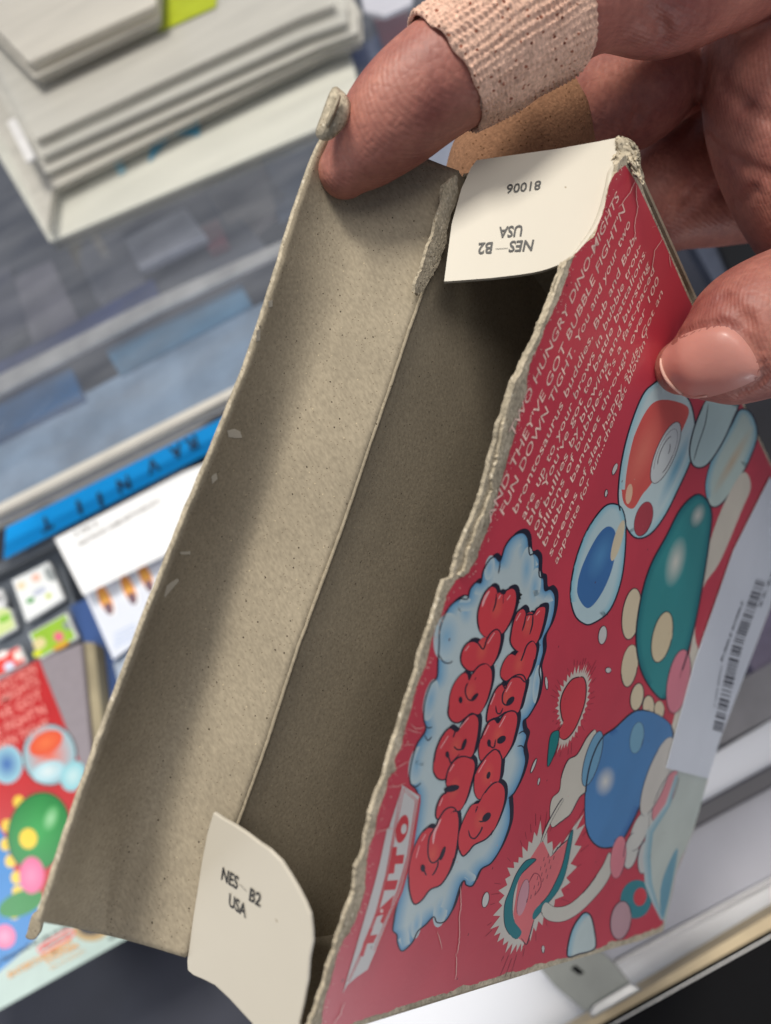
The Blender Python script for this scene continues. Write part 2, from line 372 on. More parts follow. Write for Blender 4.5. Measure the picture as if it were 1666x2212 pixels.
v, f = join([bt('ENTERTAINMENT', tz((90, 945)), tz((700, 615)), tz((70, 895)), bold=0.02), bt('SYSTEM', tz((445, 810)), tz((745, 650)), tz((428, 770)), bold=0.02), bt('SEAL OF QUALITY', tz((480, 865)), tz((810, 690)), tz((470, 842)), bold=0)])
link('system_lettering', v, f, mat('orange_print', lin((228, 165, 95))), ct)

m_slot = mat('slotted_tray', lin((92, 98, 106)), 0.5, 0.15, 60)
o = rebase(quad_on(-0.060, [(-160, 1300), (60, 1185), (120, 1160), (300, 1760), (-60, 1760)], 0.01, 'slotted_tray', m_slot)); tag(o, 'grey slotted tray holding the small game cards', 'tray')
zt = (0, 2000, .45018)
cards = [
    ([(100, 690), (430, 520), (570, 850), (230, 1060)], (236, 238, 236), [((270, 870), 40, 24, (70, 150, 70)), ((430, 830), 30, 22, (190, 200, 60)), ((320, 670), 42, 36, (240, 190, 170)), ((190, 740), 42, 36, (240, 215, 180)), ((440, 640), 40, 70, (150, 155, 155)), ((350, 790), 70, 30, (190, 195, 210))], 'white game card with faint green and yellow marks, in the tray'),
    ([(250, 1165), (590, 975), (690, 1200), (350, 1390)], (150, 190, 60), [((520, 1190), 45, 45, (225, 110, 130)), ((590, 1090), 30, 45, (140, 150, 140)), ((350, 1250), 60, 50, (220, 205, 150)), ((540, 1270), 80, 24, (215, 160, 50)), ((330, 1340), 40, 30, (210, 215, 40))], 'green game card with a pink square, white top edge'),
    ([(-60, 1120), (-20, 920), (90, 940), (150, 1110), (-60, 1230)], (205, 218, 150), [((40, 1030), 60, 30, (130, 190, 60))], 'pale green game card cut off by the left edge'),
    ([(-90, 1400), (170, 1265), (240, 1410), (-60, 1570)], (222, 70, 62), [((80, 1450), 50, 36, (215, 215, 235)), ((160, 1360), 40, 46, (235, 225, 215)), ((20, 1350), 60, 30, (240, 225, 220))], 'red and white game card directly above the red label'),
    ([(-120, 840), (10, 760), (50, 860), (40, 930), (-100, 990)], (225, 225, 225), [((0, 850), 30, 40, (165, 165, 165))], 'white game card, only a grey corner in view at the left edge')]
for i, (q, c, spots, lb) in enumerate(cards):
    r_ = root('game_card', at(*tr(zt, [q[0]])[0], -0.052), lb, 'game card', 'small game cards in the tray')
    quad_on(-0.052, tr(zt, q), 0.0035, 'card_body', mat('card_plastic', lin((232, 234, 234)), 0.4, 0.03), r_, bev=0.0008)
    a = Art(Level(-0.0517), 0.0); cc = sum((Vector(p) for p in q), Vector((0, 0)))/len(q)
    a.poly(tr(zt, [tuple(cc+(Vector(p)-cc)*0.9) for p in q]), c, 0)
    for (p, ra, rb, col) in spots:
        pp = tr(zt, [p])[0]; a.ell(pp[0], pp[1], ra*.244, rb*.244, -28, col, 1)
    a.build('card_label', bpy.data.materials['label_print'], r_)
# white price label
r_ = root('price_card', at(250, 1180, -0.035), 'white paper price card with a row of tiny print', 'price card')
quad_on(-0.035, [(118, 1164), (398, 1018), (470, 990), (500, 1130), (330, 1212), (180, 1285)], 0.0004, 'card_sheet', mat('card_paper', lin((246, 246, 246)), 0.5, 0.01), r_)
v, f = join([bt('ELECTRONIC GAME SOFTWARE 2014', (172, 1180), (345, 1085), (168, 1172), -0.0345, 0.02), bt('3 DS 2', (162, 1160), (212, 1134), (159, 1151), -0.0345, 0.02)])
link('tiny_print', v, f, mat('grey_ink', lin((150, 145, 140))), r_)
# leaflet
r_ = root('leaflet', at(270, 1330, -0.048), 'white leaflet with three orange pictures beside the tray', 'leaflet')
quad_on(-0.048, [(180, 1275), (420, 1150), (480, 1250), (245, 1425)], 0.0005, 'leaflet_sheet', mat('leaflet_paper', lin((222, 226, 236)), 0.45, 0.02), r_)
a = Art(Level(-0.0476), 0.0)
for (x, y, s_) in ((930, 860, 1), (1140, 770, .95), (1290, 660, .95)):
    pp = tr(zt, [(x, y)])[0]; a.ell(*pp, 17*s_, 42*s_, -28, (245, 246, 248), 0); a.ell(*pp, 13*s_, 36*s_, -24, (226, 130, 70), 1, (250, 195, 90))
    a.ell(pp[0]+8, pp[1]+20, 9, 14, -20, (120, 95, 105), 2)
for k in range(4):
    p0 = tr(zt, [(1010, 1170+k*38)])[0]; a.line([p0, (p0[0]+46, p0[1]-22)], 4, (160, 185, 225), 1)
a.build('leaflet_pictures', bpy.data.materials['label_print'], r_)
o = rebase(quad_on(-0.056, [(150, 1310), (320, 1230), (430, 1480), (240, 1520)], 0.004, 'blue_folder', mat('blue_folder', lin((50, 78, 130)), 0.5, 0.3, 30))); tag(o, 'dark blue folder under the white leaflet', 'folder')
o = rebase(quad_on(-0.054, [(245, 1432), (420, 1330), (460, 1520), (290, 1600)], 0.002, 'silver_sleeve', mat('silver_sleeve', lin((176, 188, 204)), 0.35, 0.2, 50))); tag(o, 'crumpled pale sleeve below the leaflet', 'sleeve')
# thin second case behind cartridge
v, f = slab([A1+ex*0.002+ey*0.001, A1+ex*0.008+ey*0.004, A1+ex*0.008+ey*0.12, A1+ex*0.002+ey*0.12], Vector((0, 0, -0.01)))
o = rebase(fixn(link('brown_case', v, f, mat('brown_case', lin((150, 138, 110)), 0.6, 0.2, 60)))); tag(o, 'thin brown case standing against the grey cartridge', 'case')
o = rebase(quad_on(-0.05, [(385, 1060), (430, 1030), (470, 1110), (400, 1150)], 0.002, 'green_card', mat('green_card', lin((150, 195, 70)), 0.5, 0.3, 60))); tag(o, 'yellow green card half hidden by the torn box', 'card')
# blue strip with letters
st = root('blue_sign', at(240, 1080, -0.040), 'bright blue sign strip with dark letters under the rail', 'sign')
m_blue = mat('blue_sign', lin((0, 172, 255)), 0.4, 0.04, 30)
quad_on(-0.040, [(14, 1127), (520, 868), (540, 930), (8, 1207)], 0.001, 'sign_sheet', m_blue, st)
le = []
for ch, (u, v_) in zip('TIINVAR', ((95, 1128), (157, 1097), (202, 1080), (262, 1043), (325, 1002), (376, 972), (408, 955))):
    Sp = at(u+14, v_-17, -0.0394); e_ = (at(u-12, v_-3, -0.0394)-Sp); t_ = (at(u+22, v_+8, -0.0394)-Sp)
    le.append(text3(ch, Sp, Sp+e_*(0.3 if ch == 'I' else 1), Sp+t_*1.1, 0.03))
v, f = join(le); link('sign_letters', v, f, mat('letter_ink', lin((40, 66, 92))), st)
o = rebase(quad_on(-0.012, [(-60, 1128), (500, 842), (520, 868), (-60, 1162)], 0.006, 'lower_rail', m_greym, bev=0.001)); tag(o, 'dull grey rail just above the blue sign', 'rail')
o = rebase(quad_on(-0.050, [(-60, 1243), (124, 1150), (132, 1170), (-60, 1268)], 0.006, 'tray_rail', mat('tray_rail_grey', lin((105, 108, 112)), 0.4, 0.1), bev=0.002)); tag(o, 'grey rail between the blue sign and the game card tray', 'rail')
# ---- glass top with its bright edge rail
m_glass = bpy.data.materials.new('counter_glass'); m_glass.use_nodes = True; nt = m_glass.node_tree
for n in list(nt.nodes): nt.nodes.remove(n)
df = nt.nodes.new('ShaderNodeBsdfDiffuse'); df.inputs[0].default_value = (0.75, 0.76, 0.78, 1); ms2 = nt.nodes.new('ShaderNodeMixShader')
mo = nt.nodes.new('ShaderNodeOutputMaterial'); ms = nt.nodes.new('ShaderNodeMixShader'); tp = nt.nodes.new('ShaderNodeBsdfTransparent'); gl = nt.nodes.new('ShaderNodeBsdfGlossy')
gl.inputs['Roughness'].default_value = 0.04; gl.inputs['Color'].default_value = (0.9, 0.93, 1, 1); tp.inputs[0].default_value = (0.86, 0.89, 0.92, 1); ms.inputs[0].default_value = 0.28; gl.inputs['Roughness'].default_value = 0.10
nt.links.new(tp.outputs[0], ms.inputs[1]); nt.links.new(gl.outputs[0], ms.inputs[2]); nt.links.new(ms.outputs[0], ms2.inputs[1]); nt.links.new(df.outputs[0], ms2.inputs[2])
ns = nt.nodes.new('ShaderNodeTexNoise'); ns.inputs['Scale'].default_value = 14; ns.inputs['Detail'].default_value = 8; mps = nt.nodes.new('ShaderNodeMapping'); mps.inputs['Scale'].default_value = (1, 4, 1); tcs = nt.nodes.new('ShaderNodeTexCoord'); mrs = nt.nodes.new('ShaderNodeMapRange')
mrs.inputs[1].default_value = .35; mrs.inputs[2].default_value = .75; mrs.inputs[3].default_value = .04; mrs.inputs[4].default_value = .12
nt.links.new(tcs.outputs['Object'], mps.inputs[0]); nt.links.new(mps.outputs[0], ns.inputs['Vector']); nt.links.new(ns.outputs[0], mrs.inputs[0]); nt.links.new(mrs.outputs[0], ms2.inputs[0]); nt.links.new(ms2.outputs[0], mo.inputs[0])
gt = root('glass_top', at(200, 900, 0), 'scratched glass counter top with a pale edge rail, left of the box', 'counter top')
Pg = [at(-120, 1147, 0), at(560, 808, 0), at(1700, 200, 0), at(1500, -900, 0), at(-900, -900, 0)]
link('glass_sheet', Pg, [(0, 1, 2, 3, 4)], m_glass, gt)
quad_on(0.002, [(-60, 1116), (560, 806), (564, 822), (-60, 1134)], 0.005, 'edge_rail', mat('pale_rail', lin((205, 200, 190)), 0.35, 0.05), gt, bev=0.001)
m_scr = mat('scratch', (0.5, 0.52, 0.55), 0.4, attr='Col')
for (p, q) in (((150, 1195), (345, 970)), ((0, 1190), (30, 1130)), ((165, 650), (290, 560)), ((600, 600), (690, 560)), ((20, 630), (160, 560))):
    p2, q2 = tr((0, 1000, .6), [p])[0], tr((0, 1000, .6), [q])[0]; sc_ = Art(Level(0.0001), 0); sc_.line([p2, q2], 1.0, (180, 185, 195), 0)
    sc_.build('scratch', m_scr, gt)
# things seen dimly under the glass
under = [
    ([(-60, 900), (98, 812), (153, 792), (178, 856), (65, 912), (-60, 975)], -0.03, (24, 92, 140), 'deep blue slab under the glass, added for the bluish reflection', 'box'),  # made-up slab whose blue stands in for a reflection on the glass
    ([(-60, 960), (180, 850), (480, 690), (600, 640), (620, 780), (0, 1100), (-60, 1120)], -0.036, (150, 170, 190), 'pale blue grey slab under the glass, added for the reflection', 'box'),  # made-up slab too, its pale blue imitates the reflection by the rail
    ([(226, 755), (520, 610), (545, 660), (260, 812)], -0.034, (90, 135, 165), 'mid blue box under the glass next to the torn box', 'box'),
    ([(-60, 838), (325, 645), (640, 505), (640, 530), (330, 675), (-60, 880)], -0.02, (196, 190, 184), 'long pale divider bar lying under the glass', 'bar'),
    ([(-60, 880), (330, 675), (640, 530), (660, 590), (330, 740), (-60, 960)], -0.05, (62, 62, 68), 'long charcoal tray behind the pale divider bar', 'tray'),
    ([(-60, 810), (120, 720), (330, 600), (345, 640), (-60, 838)], -0.045, (50, 62, 110), 'navy blue game case under the glass', 'case'),
    ([(30, 600), (110, 560), (170, 690), (70, 740)], -0.07, (118, 112, 120), 'grey brown game case, leftmost under the glass', 'case'),
    ([(165, 545), (260, 500), (310, 600), (210, 650)], -0.07, (150, 148, 156), 'light grey game case between two darker ones', 'case'),
    ([(268, 515), (400, 448), (445, 508), (300, 580)], -0.04, (176, 176, 188), 'pale rectangular card under the glass below the trays', 'card'),
    ([(330, 560), (520, 470), (600, 560), (350, 670)], -0.06, (96, 98, 106), 'smoky grey game case right of the pale card', 'case'),
    ([(450, 420), (560, 340), (620, 430), (520, 520)], -0.065, (165, 155, 148), 'beige game case under the glass beside the torn box', 'case'),
    ([(560, 340), (700, 290), (720, 400), (600, 470)], -0.065, (120, 132, 150), 'blue grey game case beside the upper flap end', 'case'),
    ([(-60, 600), (20, 570), (60, 700), (-60, 760)], -0.08, (74, 72, 84), 'charcoal game case cut by the left edge', 'case'),
    ([(430, 490), (470, 470), (490, 520), (450, 540)], -0.05, (140, 78, 84), 'dull red tag under the glass near the pale card', 'tag'),
    ([(900, 260), (1060, 200), (1060, 420), (920, 420)], -0.07, (190, 194, 214), 'pale lilac card seen between index finger and box', 'card'),
    ([(800, 20), (880, 0), (890, 70), (830, 110)], -0.03, (120, 40, 38), 'dark red case behind the wrapped finger', 'case'),
    ([(740, 130), (830, 60), (860, 200), (780, 240)], -0.06, (58, 72, 112), 'navy sleeve behind the index finger', 'sleeve')]
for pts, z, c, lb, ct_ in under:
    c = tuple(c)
    o = rebase(quad_on(z, pts, 0.008 if ct_ != 'bar' else 0.004, lb.split()[-1] if False else {'box': 'blue_slab', 'bar': 'divider_bar', 'tray': 'long_tray', 'case': 'game_case', 'card': 'paper_card', 'tag': 'paper_tag', 'sleeve': 'plastic_sleeve'}[ct_], mat('under_glass', lin(c), 0.4, 0.3, 35, 0.0003, 60), bev=0.001))
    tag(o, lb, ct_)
# ---- stack of frosted plastic trays, upper left
def frost(c, al=0.9):
    return mat('frosted_plastic', lin(tuple(min(255, x+34) for x in c)), 0.3, 0.08, 14, 0.0005, 26, alpha=al, stretch=(1, 7, 7))
stack = [
    ([(112, 520), (700, 272), (775, 200), (757, 130), (690, -60), (-80, 180), (-20, 300)], 0.004, (200, 196, 184), 'lowest frosted tray of the stack, blue star on it'),
    ([(105, 500), (118, 405), (700, 118), (780, 90), (776, 30), (740, -30), (200, -20), (-120, 60), (20, 320)], 0.018, (176, 172, 162), 'frosted tray lying directly on the blue star'),
    ([(100, 372), (690, 100), (770, 70), (768, 20), (720, -60), (0, -60), (-60, 100)], 0.026, (180, 177, 168), 'third frosted tray from the bottom of the stack'),
    ([(92, 338), (660, 78), (745, 48), (740, 0), (0, -80), (-60, 60)], 0.034, (172, 170, 162), 'fourth frosted tray from the bottom of the stack'),
    ([(80, 300), (640, 40), (720, 10), (700, -40), (0, -90), (-60, 40)], 0.042, (178, 175, 166), 'frosted tray directly under the lime label'),
    ([(75, 168), (345, 40), (350, -60), (0, -120), (-60, 30)], 0.056, (184, 179, 168), 'frosted tray at the top left corner, on the wide ones'),
    ([(62, 135), (335, 10), (335, -60), (-60, -60), (-60, 10)], 0.066, (188, 183, 172), 'topmost frosted tray in the top left corner')]
for pts, z, c, lb in stack:
    pts = [tuple(p) for p in pts]
    P2 = [at(u, v_, z) for u, v_ in pts]
    r_ = root('frosted_tray', P2[0], lb, 'plastic tray', 'stack of frosted trays')
    v, f = slab(P2, Vector((0, 0, -0.0052))); o = fixn(link('tray_wall', v, f, frost(c, 0.34), r_)); bb = o.modifiers.new('b', 'BEVEL'); bb.width = 0.0018; bb.segments = 4
    cc = sum(P2, Vector())/len(P2)
    rim = [cc+(p-cc)*1.012+Vector((0, 0, 0.0012)) for p in P2]
    v, f = slab(rim, Vector((0, 0, -0.0016))); o = fixn(link('tray_lid', v, f, frost(tuple(min(255, x+26) for x in c), 0.5), r_)); bb = o.modifiers.new('b', 'BEVEL'); bb.width = 0.0008; bb.segments = 3
a = rebase(quad_on(0.0445, [(336, -20), (470, -20), (466, 14), (345, 68)], 0.0004, 'lime_label', mat('lime_label', lin((178, 190, 36)), 0.5, 0.08, 60))); tag(a, 'lime green sticky label on the frosted trays', 'label')
a = rebase(quad_on(0.0066, [(322, 350), (326, 302), (356, 290), (330, 270), (432, 250), (430, 292), (372, 290)], 0.0003, 'blue_star_sticker', mat('star_blue', lin((96, 165, 196)), 0.5, 0.06))); tag(a, 'blue star shaped sticker on the lowest frosted tray', 'sticker')
a = rebase(quad_on(0.0066, [(240, 345), (262, 335), (272, 368), (258, 378)], 0.0003, 'blue_sticker', mat('dot_blue', lin((150, 190, 205)), 0.5))); tag(a, 'small pale blue sticker left of the blue star', 'sticker')
a = rebase(quad_on(0.046, [(14, 262), (32, 253), (74, 335), (56, 348)], 0.003, 'white_latch', mat('latch', lin((232, 230, 228)), 0.3), bev=0.001)); tag(a, 'white plastic latch on the left side of the trays', 'latch')
a = rebase(quad_on(0.03, [(775, -40), (900, -60), (890, 5), (830, 32), (785, 22)], 0.004, 'clear_lid', frost((180, 180, 190)), bev=0.0012)); tag(a, 'clear lid corner at the top, left of the wrapped finger', 'lid')

# ================================================================== THE HELD BOX
BOX = root('game_box', FRONT.p(*D0), 'torn red and grey cardboard game box held open by the hand', 'cardboard box')
# torn edges (traced)
outer = [(1352, 335)] + tr(Z5, [(868, 70), (845, 160)]) + [(1305, 480), (1262, 540)] + tr(Z5, [(600, 575), (560, 700), (500, 830), (430, 1000), (380, 1100), (340, 1180), (290, 1320), (250, 1420)]) + \
    [(1062, 985)] + tr((1200, 2000, .940), [(755, 0), (700, 130), (665, 220), (640, 320)]) + tr(ZA, [(600, 580), (520, 850), (400, 1200), (330, 1480), (230, 1780)]) + \
    tr(ZB, [(560, 250), (520, 430), (430, 640), (370, 850), (340, 1080), (270, 1240), (250, 1450), (170, 1650), (130, 1800)]) + \
    tr(ZD, [(440, 960), (380, 1150), (330, 1330), (260, 1560), (190, 1733)]) + [(655, 2260)]
redl = tr(Z5, [(905, 75), (850, 120), (820, 180), (800, 290), (740, 450), (640, 540), (620, 600), (580, 700), (540, 800), (460, 970), (410, 1100), (390, 1250), (350, 1400)]) + \
    tr(ZA, [(1010, 60), (880, 400), (800, 530), (700, 580), (630, 700), (570, 900), (490, 1100), (440, 1330), (370, 1480), (290, 1780)]) + \
    tr(ZB, [(700, 0), (660, 180), (610, 280), (620, 370), (550, 450), (500, 640), (450, 780), (440, 900), (380, 1050), (350, 1250), (340, 1450), (280, 1650), (220, 1780)]) + \
    tr(ZD, [(550, 920), (490, 980), (430, 1120), (370, 1370), (320, 1520), (290, 1733)]) + [(676, 2262)]
outj = jag(outer, 7, 2.2, 1); redj = jag(redl, 6, 2.0, 9)
right_edge = [(1706, 1082), (1640, 945), (1603, 862), (1490, 640), (1435, 515), (1395, 425), (1380, 380)]
bottom_edge = [(655, 2262), (775, 2216), (900, 2174), (1029, 2134), (1085, 2118), (1240, 2073), (1380, 2033), (1432, 2012), (1438, 1995), (1461, 1887), (1500, 1789), (1530, 1681), (1556, 1597), (1618, 1434), (1666, 1310)]
# front panel board
fp2 = outj + [Vector(p) for p in bottom_edge[1:]] + [Vector(p) for p in right_edge]
P = [FRONT.p(p[0], p[1]) for p in fp2]
v, f = slab(P, NW*CT, fp2); front = fixn(link('front_panel', v, f, m_torn, BOX))
# inside liner of the front panel and a second torn ply along the middle of the edge
ply = jag(tr(Z5, [(600, 585), (540, 740), (455, 960), (370, 1130), (300, 1300)]) + tr((1200, 2000, .940), [(790, 20), (745, 110), (715, 200), (690, 290), (670, 310)]), 6, 3.5, 21)
ply2 = [Vector((p[0]+9+6*noise.noise(Vector((i*.06, 1, 0))), p[1]+4)) for i, p in enumerate(ply)][::-1]
pp2 = list(ply)+ply2; v, f = slab([FRONT.p(p[0], p[1], 0.0005) for p in pp2], NW*0.00045, pp2); fixn(link('torn_ply', v, f, m_torn, BOX))
ply = [Vector((p[0]-8+6*noise.noise(Vector((i*.05, 7, 0))), p[1]-2)) for i, p in enumerate(ply)]; ply2 = [Vector((p[0]+8, p[1]+5)) for p in ply][::-1]
pp2 = list(ply)+ply2; v, f = slab([FRONT.p(p[0], p[1], -0.0009) for p in pp2], NW*0.0004, pp2); fixn(link('torn_ply', v, f, m_torn, BOX))
# near side, far side, back, bottom
def bp3(u, v_): return BACK.p(u, v_)
Aq, Bq = (992, 372), (402, 2066)
crease = [(402, 2066), (450, 1930), (510, 1780), (575, 1600), (640, 1400), (690, 1265), (740, 1130), (795, 965), (842, 830), (880, 715), (915, 618), (950, 500), (975, 420), (992, 372)]
cr3 = [bp3(*p) for p in crease]
L0 = 0.150
pts = cr3 + [p+DW*L0 for p in reversed(cr3)]
v, f = slab(pts, NW*CT); fixn(link('back_panel', v, f, m_inner, BOX))
fD = FRONT.p(652, 2258); fC = FRONT.p(1372, 330)
nearq = [fD+NW*0.0008+DW*0.0022, cr3[0]+DW*0.0026, cr3[0]+DW*L0, fD+NW*0.0008+DW*L0*0.98]
v, f = slab(nearq, -d2w(dA)*CT); fixn(link('side_panel', v, f, m_inner, BOX))
farq = [fC+NW*0.0008+DW*0.001, cr3[-1]+DW*0.001, cr3[-1]+DW*L0, fC+NW*0.0008+DW*L0*0.98]
v, f = slab(farq, d2w(dA)*CT); fixn(link('side_panel', v, f, m_inner, BOX))
endq = [nearq[3]-DW*0.004, nearq[2]-DW*0.004, farq[2]-DW*0.004, farq[3]-DW*0.004]
v, f = slab(endq, DW*CT); fixn(link('end_panel', v, f, m_inner, BOX))
def tube(name, pts3, r, m, parent, n=8):
    tv = []; tf = []
    for i, c in enumerate(pts3):
        t = (pts3[min(i+1, len(pts3)-1)]-pts3[max(i-1, 0)]).normalized(); a_ = t.cross(NW).normalized(); b2 = t.cross(a_)
        rr = r(i/(len(pts3)-1)) if callable(r) else r
        for k in range(n): tv.append(c+(a_*math.cos(k*2*math.pi/n)+b2*math.sin(k*2*math.pi/n))*rr)
    tf = [(i*n+k, i*n+(k+1) % n, i*n+n+(k+1) % n, i*n+n+k) for i in range(len(pts3)-1) for k in range(n)]
    tf += [tuple(range(n)), tuple(range((len(pts3)-1)*n, len(pts3)*n))]
    return fixn(link(name, tv, tf, m, parent, True))
# fold line lip along the crease
cre = jag([Vector(p) for p in crease[1:12]], 10, 0.5, 5)
tv = []; tf = []
for i, p in enumerate(cre):
    c = bp3(p[0], p[1])-NW*0.0003; nxt = cre[min(i+1, len(cre)-1)]; prv = cre[max(0, i-1)]
    t = (bp3(*nxt)-bp3(*prv)).normalized(); a_ = t.cross(NW).normalized(); r_m = 0.00030+0.00004*noise.noise(Vector((i*.3, 0, 0)))
    for k in range(8): tv.append(c+(a_*math.cos(k*math.pi/4)+NW*math.sin(k*math.pi/4))*r_m)
for i in range(len(cre)-1):
    for k in range(8): tf.append((i*8+k, i*8+(k+1) % 8, i*8+8+(k+1) % 8, i*8+8+k))
fixn(link('fold_ridge', tv, tf, m_inner, BOX, True))
# top closure flap
oe = [(80, 1990), (150, 1775), (232, 1540), (335, 1270), (395, 1115), (452, 978), (500, 860), (545, 745), (600, 562), (640, 440), (672, 345), (700, 285), (722, 232), (737, 200)]
def interp(pl, t):
    d = [0]
    for i in range(len(pl)-1): d.append(d[-1]+(Vector(pl[i+1])-Vector(pl[i])).length)
    x = t*d[-1]
    for i in range(len(pl)-1):
        if x <= d[i+1]+1e-9: return Vector(pl[i]).lerp(Vector(pl[i+1]), (x-d[i])/(d[i+1]-d[i]))
    return Vector(pl[-1])
oes = [tuple(p) for p in cat_([Vector(p) for p in oe], 4, False)]
NT, NS = 150, 26
fv = []
for i in range(NT+1):
    t = i/NT
    c = interp(crease, t); o_ = interp(oes, t*0.985 if t < 1 else 1)
    o_ += Vector((-1, 0))*(noise.noise(Vector((i*.35, 0, 2)))*1.8+noise.noise(Vector((i*.08, 5, 2)))*2.5)
    zc = BACK.depth(c.x, c.y)
    for j in range(NS+1):
        s = j/NS
        q = c.lerp(o_, s)
        if t > 0.93: q += Vector((-20, 35))*((t-0.93)/0.07)*math.sin(s*math.pi)*0.6
        if t < 0.03: q += Vector((0, -8))*math.sin(s*math.pi)
        dz = 0.0015*s-0.017*max(0, (s-0.50)/0.50)**1.7*(1-0.6*t)
        dz += 0.00035*noise.noise(Vector((t*7, s*2.2, 0)))
        fv.append(pd(q.x, q.y, zc+dz))
ff = [((i+1)*(NS+1)+j, (i+1)*(NS+1)+j+1, i*(NS+1)+j+1, i*(NS+1)+j) for i in range(NT) for j in range(NS)]
fl_ = link('closure_flap', fv, ff, [m_inner, mat('pale_cover_back', lin((205, 226, 230)), 0.35, 0.04), m_torn], BOX, True)
so = fl_.modifiers.new('s', 'SOLIDIFY'); so.thickness = 0.0007; so.offset = 0; so.use_rim = True; so.material_offset = 1; so.material_offset_rim = 2
FLAP = BVHTree.FromPolygons(fv, ff)
def cast(bvh, u, v_):
    d = d2w(ray(u, v_)).normalized(); h = bvh.ray_cast(CAM, d); return h[0]
# small turned-up corner and torn paper chips
def leaf(pts2, d, bul, name, m, th=0.00035, parent=BOX, bvh=FLAP, off=0.0008):
    cu = Vector((sum(p[0] for p in pts2)/len(pts2), sum(p[1] for p in pts2)/len(pts2)))
    rim = cat_([Vector(p) for p in pts2], 4)
    V = []; rings = 5
    for r in range(rings+1):
        for p in rim:
            q = cu.lerp(p, max(r/rings, 0.001)); dd = d
            if bvh is not None:
                h = cast(bvh, *p) if False else None
            V.append(pd(q.x, q.y, dd+bul*(r/rings)**2+0.0003*noise.noise(Vector((q.x*.03, q.y*.03, 0)))))
    n = len(rim); Fs = [(r*n+i, r*n+(i+1) % n, (r+1)*n+(i+1) % n, (r+1)*n+i) for r in range(rings) for i in range(n)]
    o = link(name, V, Fs, m, parent, True); s_ = o.modifiers.new('s', 'SOLIDIFY'); s_.thickness = th; s_.offset = 0; return o
zt0 = BACK.depth(985, 380)-0.0055
leaf(tr(ZF, [(270, 125), (320, 140), (360, 180), (388, 235), (388, 300), (360, 390), (320, 440), (260, 500), (210, 525), (160, 520), (140, 470), (200, 300)]), zt0-0.0080, 0.0016, 'curled_corner', m_torn, 0.0008)
leaf(tr(ZF, [(320, 170), (300, 200), (250, 300), (215, 400), (225, 430), (250, 370), (300, 260)]), zt0-0.0106, 0.0020, 'curl_shade', m_inner, 0.0003)  # darker slip of board added as the shade inside the curl
chips = [[(484, 930), (500, 926), (512, 932), (516, 945), (500, 946), (487, 944)], [(450, 1030), (460, 1022), (463, 1035), (452, 1045)], [(382, 1192), (405, 1190), (404, 1198), (384, 1197)],
         [(345, 1285), (352, 1265), (376, 1250), (380, 1254), (366, 1272), (350, 1290)], [(572, 650), (582, 648), (582, 662), (574, 664)], [(548, 706), (556, 702), (555, 735), (546, 738)]]
def proj_slab(bvh, pts, off, th):
    P = []
    for (u, v_) in pts:
        h = cast(bvh, u, v_)
        if h is None: h = pd(u, v_, 0.11)
        P.append(h+(CAM-h).normalized()*off)
    return slab(P, (P[0]-CAM).normalized()*th, pts)
for ch in chips:
    ch = [(u+7, v_) for u, v_ in ch]; v, f = proj_slab(FLAP, jag(ch+[ch[0]], 4, 1.0, ch[0][0])[:-1], 0.0007, 0.0003); fixn(link('paper_chip', v, f, m_white, BOX))
nubp = [(66, 2005), (62, 2018), (70, 2024), (84, 2020), (92, 1995), (88, 1975), (76, 1970)]
leaf(nubp, BACK.depth(402, 2066)-0.003, 0.0, 'torn_nub', m_inner, 0.0012)
for k, pl_ in enumerate(([(588, 985), (630, 955), (665, 935), (702, 905)], [(475, 1452), (530, 1410), (570, 1392), (612, 1378)], [(440, 1260), (470, 1228), (520, 1200)], [(462, 1700), (470, 1640), (490, 1560), (500, 1500)], [(640, 470), (700, 500), (780, 505)], [(560, 1180), (600, 1140), (650, 1120)])):
    pp_ = [cast(FLAP, p.x, p.y) for p in jag(pl_, 8, 2.5, k*3.1)]; pp_ = [p for p in pp_ if p]
    if len(pp_) > 3: tube('paper_crease', pp_, lambda t: 0.00013*math.sin(math.pi*t)+0.00002, m_inner, BOX, 6)
# torn strip between crease and far flap
tp2 = jag([(985, 378), (992, 420), (970, 480), (955, 560), (925, 610), (905, 640), (893, 632), (908, 590), (930, 520), (955, 440), (958, 400), (985, 378)], 6, 3.5, 31)[:-1]
v, f = slab([BACK.p(p[0], p[1], 0.0014) for p in tp2], NW*0.0006, tp2); fixn(link('torn_fringe', v, f, m_torn, BOX))
# ---- white dust flaps
def flap(poly, plane, th=0.0006):
    pts = [tuple(p) for p in poly]
    v, f = slab([plane.p(*p) for p in pts], d2w(plane.n)*th, pts)
    o = fixn(link('dust_flap', v, f, m_white, BOX)); b = o.modifiers.new('b', 'BEVEL'); b.width = 0.0002; b.segments = 2; return o
zB = BACK.depth(*Bq); zD = FRONT.depth(*D0); zA = BACK.depth(*Aq); zC = FRONT.depth(*C0)
PLN = Plane.three(ray(405, 2085)*zB, ray(655, 2262)*(zD+0.001), ray(460, 1755)*(zB-0.0035))
PLF = Plane.three(ray(1020, 346)*(zA-0.0022), ray(1350, 302)*(zC+0.0005), ray(940, 610)*(zA-0.0050))
nf = tr(ZE, [(553, 300), (640, 360), (740, 415), (860, 495), (970, 580), (1060, 640), (1150, 730), (1240, 870), (1310, 990), (1370, 1110), (1410, 1210), (1425, 1350), (1430, 1450), (1400, 1600), (1385, 1800), (1350, 2000), (1310, 2180)]) + [(650, 2330), (560, 2280), (520, 2245)] + \
    tr(ZE, [(900, 2177), (700, 1960), (560, 1830), (440, 1770), (370, 1740), (325, 1700), (320, 1620), (345, 1440), (370, 1250), (410, 1000), (450, 740), (500, 480)])
near = flap(nf, PLN)
